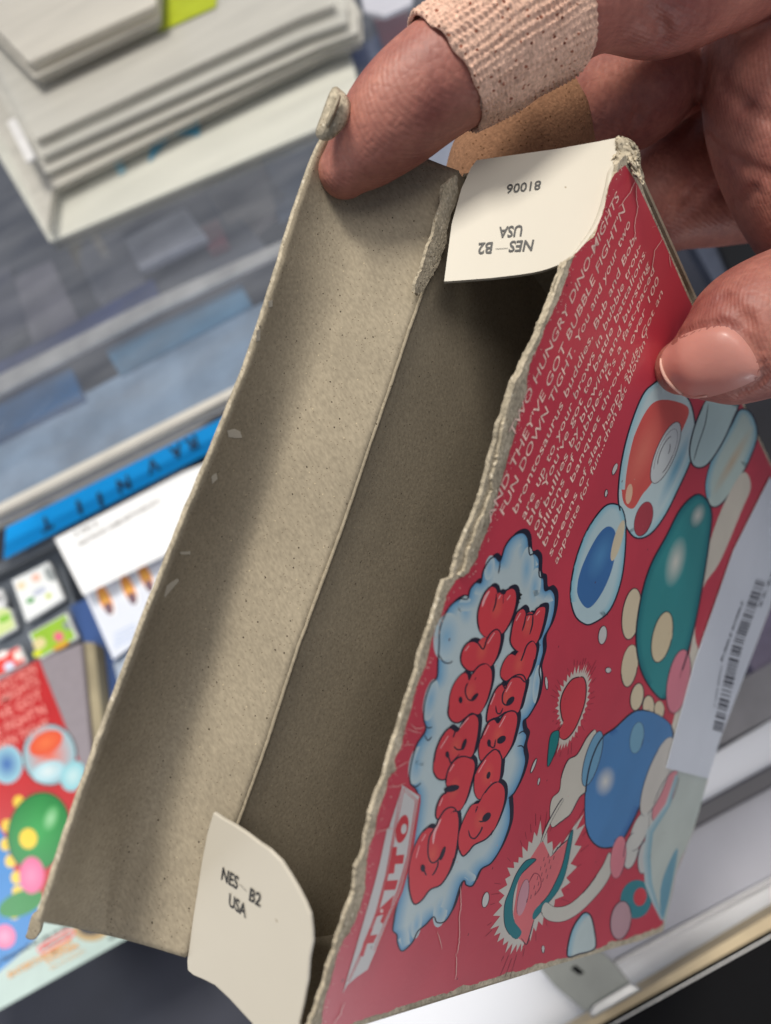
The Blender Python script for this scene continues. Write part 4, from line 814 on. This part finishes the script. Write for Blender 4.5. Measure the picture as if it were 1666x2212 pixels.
for k in range(260):         # nicks along the torn edge and corners
    p = redj[rs.randrange(len(redj))]; a_ = rs.uniform(0, 6.28); d_ = rs.uniform(2, 16)
    q = Vector((p[0]+abs(math.cos(a_))*d_, p[1]+math.sin(a_)*d_)); art.ell(q.x, q.y, rs.uniform(.5, 2.2), rs.uniform(.4, 1.1), rs.uniform(0, 180), (226, 190, 178), 17.6)
pr = art.build('cover_print', m_print, None); child_of_part(pr, front)
# blurb text lines
rows = ['TWO HUNGRY DINO-MIGHTS', "AND THEY'VE GOT BUBBLE FIGHT'N", 'FUN DOWN TIGHT. You and your two', 'brontosaurus buddies, Bub and Bob,', 'are up to your brows in bubble trou-', "ble. You've got to battle battalions",
        'of bullies by blowing and bursting', "billions of bubbles. It's a fast-paced", 'bubble banquet through over 100', 'screens of slap happy suds. Got an', "appetite for fun...then get blowin'!"]
St = [(1108, 946), (1060, 1130), (1088, 1114), (1115, 1111), (1133, 1124), (1145, 1136), (1158, 1149), (1167, 1165), (1178, 1182), (1191, 1203), (1203, 1220)]
En = [(1338, 428), (1351, 456), (1362, 485), (1375, 513), (1385, 535), (1394, 552), (1403, 574), (1414, 586), (1424, 607), (1432, 634), (1400, 728)]
fo = 0.00004+0.000009*4
parts = []
for tx_, s_, e_ in zip(rows, St, En):
    a_, b_ = FRONT.p(*s_, fo), FRONT.p(*e_, fo); ln = (b_-a_).normalized()
    cap = 0.00140
    parts.append(text3(tx_, a_, b_, a_-DW*cap+ln*0.0003, 0.004))
v, f = join(parts); child_of_part(link('blurb_text', v, f, m_textw, None), front)
a_, b_ = [FRONT.p(*p, fo+.0001) for p in tr(ZA, [(1262, 800), (1290, 705)])]
v, f = text3('TM', a_, b_, a_-DW*0.0009, 0.01); child_of_part(link('trademark_sign', v, f, m_ink, None), front)
# barcode sticker
sp = [(1439, 1659), (1470, 1545), (1501, 1430), (1543, 1310), (1585, 1189), (1664, 1030), (1700, 1085), (1666, 1308), (1618, 1434), (1556, 1597), (1530, 1682)]
v, f = slab([FRONT.p(*p, 0.00042) for p in sp], NW*0.0001, sp); stk = fixn(link('price_sticker', v, f, m_stick, BOX))
stk['label'] = 'white barcode sticker across the lower right of the cover'
sa = Art(FRONT, 0.00046)
c0_, c1_ = tr(ZT, [(692, 745), (375, 1850)]); A_ = Vector(c0_); B_ = Vector(c1_); mid = Vector(tr(ZT, [(520, 1230)])[0])
curve = cat_([A_, Vector(tr(ZT, [(600, 1000)])[0]), mid, Vector(tr(ZT, [(440, 1560)])[0]), B_], 30, False); rs = random.Random(3)
i = 0
while i < len(curve)-3:
    w_ = rs.choice((1, 1, 2)); p, q = curve[i], curve[min(i+w_, len(curve)-1)]
    t = Vector((10.5, 3.2)); sa.add([p-t, p+t, q+t, q-t], [(0, 1, 2), (0, 2, 3)], [lin((62, 62, 72))]*4, 0); i += w_+rs.choice((1, 1, 2))
child_of_part(sa.build('barcode', mat('barcode_print', (1, 1, 1), 0.5, attr='Col'), None), stk)
def st_text(tx_, s_, e_, cap, par):
    s_, e_ = tr(ZT, [s_, e_]); a_, b_ = FRONT.p(*s_, .0005), FRONT.p(*e_, .0005); return text3(tx_, a_, b_, a_-DW*cap, 0.012)
v, f = join([st_text('BUBBLE BOBBLE', (412, 1335), (566, 905), 0.0020, stk), st_text('59.99', (688, 950), (790, 690), 0.0026, stk), st_text('0 4549 200361', (360, 1665), (412, 1370), 0.0014, stk)])
child_of_part(link('sticker_text', v, f, m_grime, None), stk)

# ================================================================== THE HAND
def skinmat():
    m = bpy.data.materials.new('skin'); m.use_nodes = True; nt = m.node_tree; n = nt.nodes; L = nt.links; b = n['Principled BSDF']
    tc = n.new('ShaderNodeTexCoord')
    n1 = n.new('ShaderNodeTexNoise'); n1.inputs['Scale'].default_value = 90; n1.inputs['Detail'].default_value = 7; n1.inputs['Roughness'].default_value = 0.65
    n2 = n.new('ShaderNodeTexNoise'); n2.inputs['Scale'].default_value = 900; n2.inputs['Detail'].default_value = 3
    cr = n.new('ShaderNodeValToRGB'); cr.color_ramp.elements[0].position = .3; cr.color_ramp.elements[1].position = .72
    cr.color_ramp.elements[0].color = (*lin((134, 76, 70)), 1); cr.color_ramp.elements[1].color = (*lin((184, 124, 108)), 1)
    L.new(tc.outputs['Object'], n1.inputs['Vector']); L.new(tc.outputs['Object'], n2.inputs['Vector']); L.new(n1.outputs[0], cr.inputs[0])
    mr = n.new('ShaderNodeMapRange'); mr.inputs[1].default_value = .3; mr.inputs[2].default_value = .7; mr.inputs[3].default_value = .9; mr.inputs[4].default_value = 1.08
    L.new(n2.outputs[0], mr.inputs[0]); sc_ = n.new('ShaderNodeVectorMath'); sc_.operation = 'SCALE'; L.new(cr.outputs[0], sc_.inputs[0]); L.new(mr.outputs[0], sc_.inputs['Scale'])
    L.new(sc_.outputs[0], b.inputs['Base Color'])
    b.inputs['Roughness'].default_value = 0.52; b.inputs['Specular IOR Level'].default_value = 0.4
    b.inputs['Subsurface Weight'].default_value = 0.14; b.inputs['Subsurface Radius'].default_value = (1, .35, .2); b.inputs['Subsurface Scale'].default_value = 0.0015
    wv = n.new('ShaderNodeTexWave'); wv.inputs['Scale'].default_value = 520; wv.inputs['Distortion'].default_value = 3.0; wv.inputs['Detail'].default_value = 2; wv.inputs['Detail Scale'].default_value = 0.5
    mp = n.new('ShaderNodeMapping'); mp.inputs['Rotation'].default_value = (0.4, 0.8, 0.9); L.new(tc.outputs['Object'], mp.inputs[0]); L.new(mp.outputs[0], wv.inputs['Vector'])
    vo = n.new('ShaderNodeTexVoronoi'); vo.feature = 'DISTANCE_TO_EDGE'; vo.inputs['Scale'].default_value = 700; L.new(tc.outputs['Object'], vo.inputs['Vector'])
    b1 = n.new('ShaderNodeBump'); b1.inputs['Distance'].default_value = 0.00005; b1.inputs['Strength'].default_value = 0.45; L.new(wv.outputs[0], b1.inputs['Height'])
    b2 = n.new('ShaderNodeBump'); b2.inputs['Distance'].default_value = 0.00016; b2.inputs['Strength'].default_value = 0.7; L.new(vo.outputs['Distance'], b2.inputs['Height']); L.new(b1.outputs[0], b2.inputs['Normal'])
    n3 = n.new('ShaderNodeTexNoise'); n3.inputs['Scale'].default_value = 150; L.new(tc.outputs['Object'], n3.inputs['Vector'])
    b3 = n.new('ShaderNodeBump'); b3.inputs['Distance'].default_value = 0.00022; b3.inputs['Strength'].default_value = 0.5; L.new(n3.outputs[0], b3.inputs['Height']); L.new(b2.outputs[0], b3.inputs['Normal'])
    L.new(b3.outputs[0], b.inputs['Normal']); return m
m_skin = skinmat()
def finger(pts, n=8, seg=28, creases=()):
    """pts: (u, v, depth, radius in px).  returns verts, faces of a closed tapered tube"""
    P = cat_([Vector((p[0], p[1], p[2]*1e4, p[3])) for p in pts], n, False)
    C_ = [(pd(p[0], p[1], p[2]/1e4), p[3]/F*p[2]/1e4) for p in P]
    V = []; Fc = []
    # round cap at the start
    t0 = (C_[1][0]-C_[0][0]).normalized(); r0 = C_[0][1]; rings = []
    for k in range(1, 7):
        a_ = math.pi/2*(1-k/7); rings.append((C_[0][0]-t0*r0*math.sin(a_), r0*math.cos(a_)))
    rings += C_
    up = Vector((0.3, 0.2, 1)).normalized()
    for i, (c, r) in enumerate(rings):
        t = (rings[min(i+1, len(rings)-1)][0]-rings[max(i-1, 0)][0]).normalized()
        a_ = t.cross(up).normalized(); b_ = t.cross(a_)
        for k in range(seg):
            th = 2*math.pi*k/seg; V.append(c+(a_*math.cos(th)+b_*math.sin(th))*r)
    for i in range(len(rings)-1):
        for k in range(seg): Fc.append((i*seg+k, i*seg+(k+1) % seg, (i+1)*seg+(k+1) % seg, (i+1)*seg+k))
    Fc += [tuple(range(seg)), tuple(reversed(range((len(rings)-1)*seg, len(rings)*seg)))]
    return V, Fc, rings
tdz = FRONT.depth(1450, 800)
IDX = [(744, 370, .1040, 58), (785, 328, .1030, 84), (845, 262, .1015, 108), (925, 190, .1005, 117), (1040, 115, .1000, 121), (1180, 40, .1010, 118), (1300, -6, .103, 104), (1430, -22, .106, 130), (1560, -70, .110, 130), (1720, -150, .118, 150), (1900, -150, .13, 170)]
MID = [(1030, 450, .1285, 66), (1070, 375, .129, 100), (1150, 300, .130, 122), (1250, 245, .130, 112), (1365, 208, .131, 110), (1415, 182, .134, 96), (1442, 155, .142, 84), (1465, 120, .156, 84), (1520, 70, .172, 110), (1650, 30, .175, 130), (1820, 0, .165, 170)]
RNG = [(1330, 500, .150, 80), (1400, 430, .149, 96), (1490, 370, .150, 98), (1590, 310, .156, 105), (1700, 230, .162, 130), (1850, 160, .16, 160)]
PNK = [(1360, 520, .153, 70), (1450, 470, .151, 72), (1560, 445, .152, 84), (1700, 400, .156, 110), (1880, 330, .155, 150)]
THN = [(1700, -20, .128, 110), (1650, 90, .127, 118), (1680, 220, .126, 150), (1745, 370, .127, 160), (1830, 520, .128, 150), (1900, 600, .125, 150)]
THM = [(1478, 792, tdz-.0062, 62), (1508, 782, tdz-.0078, 92), (1560, 760, tdz-.0090, 126), (1640, 716, tdz-.0096, 150), (1740, 670, tdz-.006, 150), (1860, 620, tdz, 145), (1950, 520, .128, 170)]
GAP = [(1470, 250, .166, 60), (1540, 215, .168, 100), (1640, 160, .17, 130), (1800, 100, .165, 170)]
PLM = [(1900, -200, .14, 180), (1950, 100, .15, 220), (2000, 400, .14, 210), (1980, 640, .135, 170), (2300, 700, .14, 200)]
HAND = root('person', pd(1800, 250, .15), 'hand holding the torn box, two fingertips wrapped in bandages', 'person')
allv, allf = join([finger(p)[:2] for p in (IDX, MID, RNG, PNK, THN, THM, PLM, GAP)])
me = bpy.data.meshes.new('hand'); me.from_pydata([tuple(v) for v in allv], [], allf)
tmp = bpy.data.objects.new('hand', me); COL.objects.link(tmp)
bm = bmesh.new(); bm.from_mesh(me); bmesh.ops.recalc_face_normals(bm, faces=bm.faces); bm.to_mesh(me); bm.free()
rm = tmp.modifiers.new('r', 'REMESH'); rm.mode = 'VOXEL'; rm.voxel_size = 0.0008; rm.use_smooth_shade = True
sm = tmp.modifiers.new('s', 'SMOOTH'); sm.factor = 0.5; sm.iterations = 4
bpy.context.view_layer.update(); dg = bpy.context.evaluated_depsgraph_get()
hm = bpy.data.meshes.new_from_object(tmp.evaluated_get(dg)); bpy.data.objects.remove(tmp)
for p in hm.polygons: p.use_smooth = True
hm.materials.clear(); hm.materials.append(m_skin)
# creases: gentle grooves across finger joints
def groove(a, b, width, depth):
    A3, B3 = a, b; d = B3-A3
    for v in hm.vertices:
        t = max(0, min(1, (v.co-A3).dot(d)/d.dot(d))); q = A3+d*t; dist = (v.co-q).length
        if dist < width*3: v.co -= v.normal*depth*math.exp(-(dist/width)**2)
BV0 = BVHTree.FromPolygons([v.co.copy() for v in hm.vertices], [tuple(p.vertices) for p in hm.polygons])
def hp(u, v_): return cast(BV0, u, v_)
for path in ([(1345, 330-20), (1380, 250), (1385, 200)], [(1530, 300), (1600, 350), (1660, 380)], [(1560, 180), (1610, 230), (1664, 260)], [(1430, 520-30), (1480, 430), (1500, 400)], [(1580, 480), (1600, 440), (1630, 410)], [(1265, 20), (1275, 60), (1270, 90)], [(1400, 20), (1430, 60), (1440, 95)], [(1560, 640), (1610, 690), (1640, 760)]):
    H_ = [hp(*p) for p in path]
    for a_, b_ in zip(H_[:-1], H_[1:]):
        if a_ and b_ and (a_-b_).length < 0.02: groove(a_, b_, 0.0011, 0.0006)
nail_ol = tr(Z5, [(1180, 975), (1290, 930), (1420, 915), (1500, 960), (1570, 1050), (1615, 1160), (1600, 1200), (1480, 1260), (1330, 1310), (1230, 1320), (1160, 1280), (1095, 1200), (1070, 1110), (1105, 1030)])
H_ = [hp(*p) for p in cat_([Vector(p) for p in tr(Z5, [(1170, 965), (1290, 918), (1425, 902), (1510, 948), (1582, 1045), (1630, 1160), (1608, 1212), (1490, 1272)])], 2, False)]
for a_, b_ in zip(H_[:-1], H_[1:]):
    if a_ and b_ and (a_-b_).length < 0.02: groove(a_, b_, 0.0005, 0.00065)
hand = bpy.data.objects.new('hand', hm); COL.objects.link(hand); hand.parent = HAND; hand.matrix_parent_inverse = Matrix.Translation(-HAND.location)
BV = BVHTree.FromPolygons([v.co.copy() for v in hm.vertices], [tuple(p.vertices) for p in hm.polygons])
# nail on the thumb
nail_ol = tr(Z5, [(1180, 975), (1290, 930), (1420, 915), (1500, 960), (1570, 1050), (1610, 1150), (1595, 1190), (1480, 1245), (1335, 1288), (1240, 1292), (1170, 1256), (1110, 1190), (1085, 1110), (1112, 1036)])
nc = Vector((sum(p[0] for p in nail_ol)/len(nail_ol), sum(p[1] for p in nail_ol)/len(nail_ol)))
rim = cat_([Vector(p) for p in nail_ol], 5); NR = 9; V = []
for r in range(NR+1):
    for p in rim:
        q = nc.lerp(p, max(0.001, r/NR)); h = cast(BV, q.x, q.y)
        if h is None:
            g_ = r/NR
            while h is None: g_ -= 0.06; qq = nc.lerp(p, g_); h = cast(BV, qq.x, qq.y)
            dd = (h-CAM).dot(d2w(Vector((0, 0, 1)))); h = pd(q.x, q.y, dd+0.0004)
        V.append(h+(CAM-h).normalized()*(0.00075*(1-(r/NR)**4)+0.00005))
n_ = len(rim); Fc = [(r*n_+i, r*n_+(i+1) % n_, (r+1)*n_+(i+1) % n_, (r+1)*n_+i) for r in range(NR) for i in range(n_)]
m_nail = mat('nail', lin((192, 134, 122)), 0.42, 0.08, 90, 0.00012, 200, 0.4, coat=0.08, sss=0.15)
child_of_part(fixn(link('nail', V, Fc, m_nail, None, True)), hand)
ne = [cast(BV, *p) for p in cat_([Vector(p) for p in tr(Z5, [(1090, 1085), (1093, 1130), (1118, 1190), (1175, 1250), (1242, 1284), (1330, 1280)])], 4, False)]
ne = [p+(CAM-p).normalized()*0.0004 for p in ne if p]
child_of_part(tube('nail_tip', ne, lambda t: 0.00022*math.sin(math.pi*(.1+.8*t))+0.0001, mat('nail_white', lin((206, 164, 148)), 0.45), None), hand)
nf_ = [Vector(p) for p in tr(Z5, [(1072, 1120), (1100, 1215), (1165, 1290), (1235, 1328), (1330, 1318)])]
# ---- bandages
def wrap(name, pts, t0, t1, grow, m, rib, seg=150, n=26, parent=None, seed=0, skew=0.0, cap=False):
    P = cat_([Vector((p[0], p[1], p[2]*1e4, p[3])) for p in pts], n, False)
    i0, i1 = int(t0*(len(P)-1)), int(t1*(len(P)-1)); P = P[i0:i1+1]
    # subdivide to fine rings
    Q = []
    for a_, b_ in zip(P[:-1], P[1:]):
        for k in range(4): Q.append(a_.lerp(b_, k/4))
    Q.append(P[-1]); C_ = [(pd(p[0], p[1], p[2]/1e4), p[3]/F*p[2]/1e4) for p in Q]
    if cap:
        t_ = (C_[14][0]-C_[0][0]).normalized(); r_0 = C_[0][1]
        C_ = [(C_[0][0]-t_*r_0*math.sin(math.pi/2*(1-k/24)), max(0.0002, r_0*math.cos(math.pi/2*(1-k/24)))) for k in range(24)]+C_
    V = []; up = Vector((0.3, 0.2, 1)).normalized(); m_ = len(C_); dist = 0
    for i, (c, r) in enumerate(C_):
        t = (C_[min(i+14, m_-1)][0]-C_[max(i-14, 0)][0]).normalized(); a_ = t.cross(up).normalized(); b_ = t.cross(a_)
        if i: dist += (c-C_[i-1][0]).length
        e = min(1, min(i, m_-1-i)/3)
        for k in range(seg):
            th = 2*math.pi*k/seg
            edge = skew*math.sin(th+1.0)*(1 if i < m_*0.3 else 0)*(1-i/(m_*0.3) if i < m_*0.3 else 0)
            h_ = rib(dist, th, r)
            V.append(c+t*(edge+0.0006*noise.noise(Vector((math.cos(th)*2.5, math.sin(th)*2.5, seed)))*(1-e))+(a_*math.cos(th)+b_*math.sin(th))*(r+grow*(0.55+0.45*e)+h_))
    Fc = [(i*seg+k, i*seg+(k+1) % seg, (i+1)*seg+(k+1) % seg, (i+1)*seg+k) for i in range(m_-1) for k in range(seg)]
    o = fixn(link(name, V, Fc, m, None, True)); s_ = o.modifiers.new('s', 'SOLIDIFY'); s_.thickness = 0.0007; s_.offset = -1
    return child_of_part(o, parent)
def rib_g(d, th, r):
    pc, ps = math.cos(th), math.sin(th); x = d*1000+noise.noise(Vector((pc*2, ps*2, d*120)))*0.9
    b_ = math.sin(x*2*math.pi/0.72+noise.noise(Vector((pc*5, ps*5, d*200)))*1.5)
    coarse = 0.00035*noise.noise(Vector((math.cos(th)*2, math.sin(th)*2, d*150)))
    w_ = math.sin(th*52+d*420+3.6*noise.noise(Vector((pc*1.6, ps*1.6, d*160))))
    return (0.00020*w_*(0.75+0.35*b_)+0.00012*b_)*(0.65+0.8*noise.noise(Vector((pc*4, ps*4, d*260))))+coarse
m_gauze = mat('gauze', lin((216, 178, 158)), 0.95, 0.14, 1100, 0.00045, 1700, 0.1, fine=0.28, flecks=[(lin((150, 96, 78)), 0.2, 820), (lin((120, 72, 58)), 0.16, 640)])  # brown flecks paint small shadows into the weave
wrap('gauze_bandage', IDX, 0.335, 0.525, 0.0009, m_gauze, rib_g, seg=320, parent=hand, seed=3, skew=0.0012)
def rib_f(d, th, r): return 0.00005*math.sin(th*78)*math.sin(d*1000*2*math.pi/0.62)+0.0003*noise.noise(Vector((math.cos(th)*1.5, math.sin(th)*1.5, d*160)))
m_fab = mat('tan_plaster', lin((146, 108, 82)), 0.85, 0.15, 1500, 0.0002, 1800, 0.15, flecks=[(lin((104, 72, 48)), 0.2, 1250)], fine=0.15)
wrap('fabric_plaster', MID, 0.0, 0.275, 0.0010, m_fab, rib_f, seg=220, parent=hand, seed=8, cap=True)
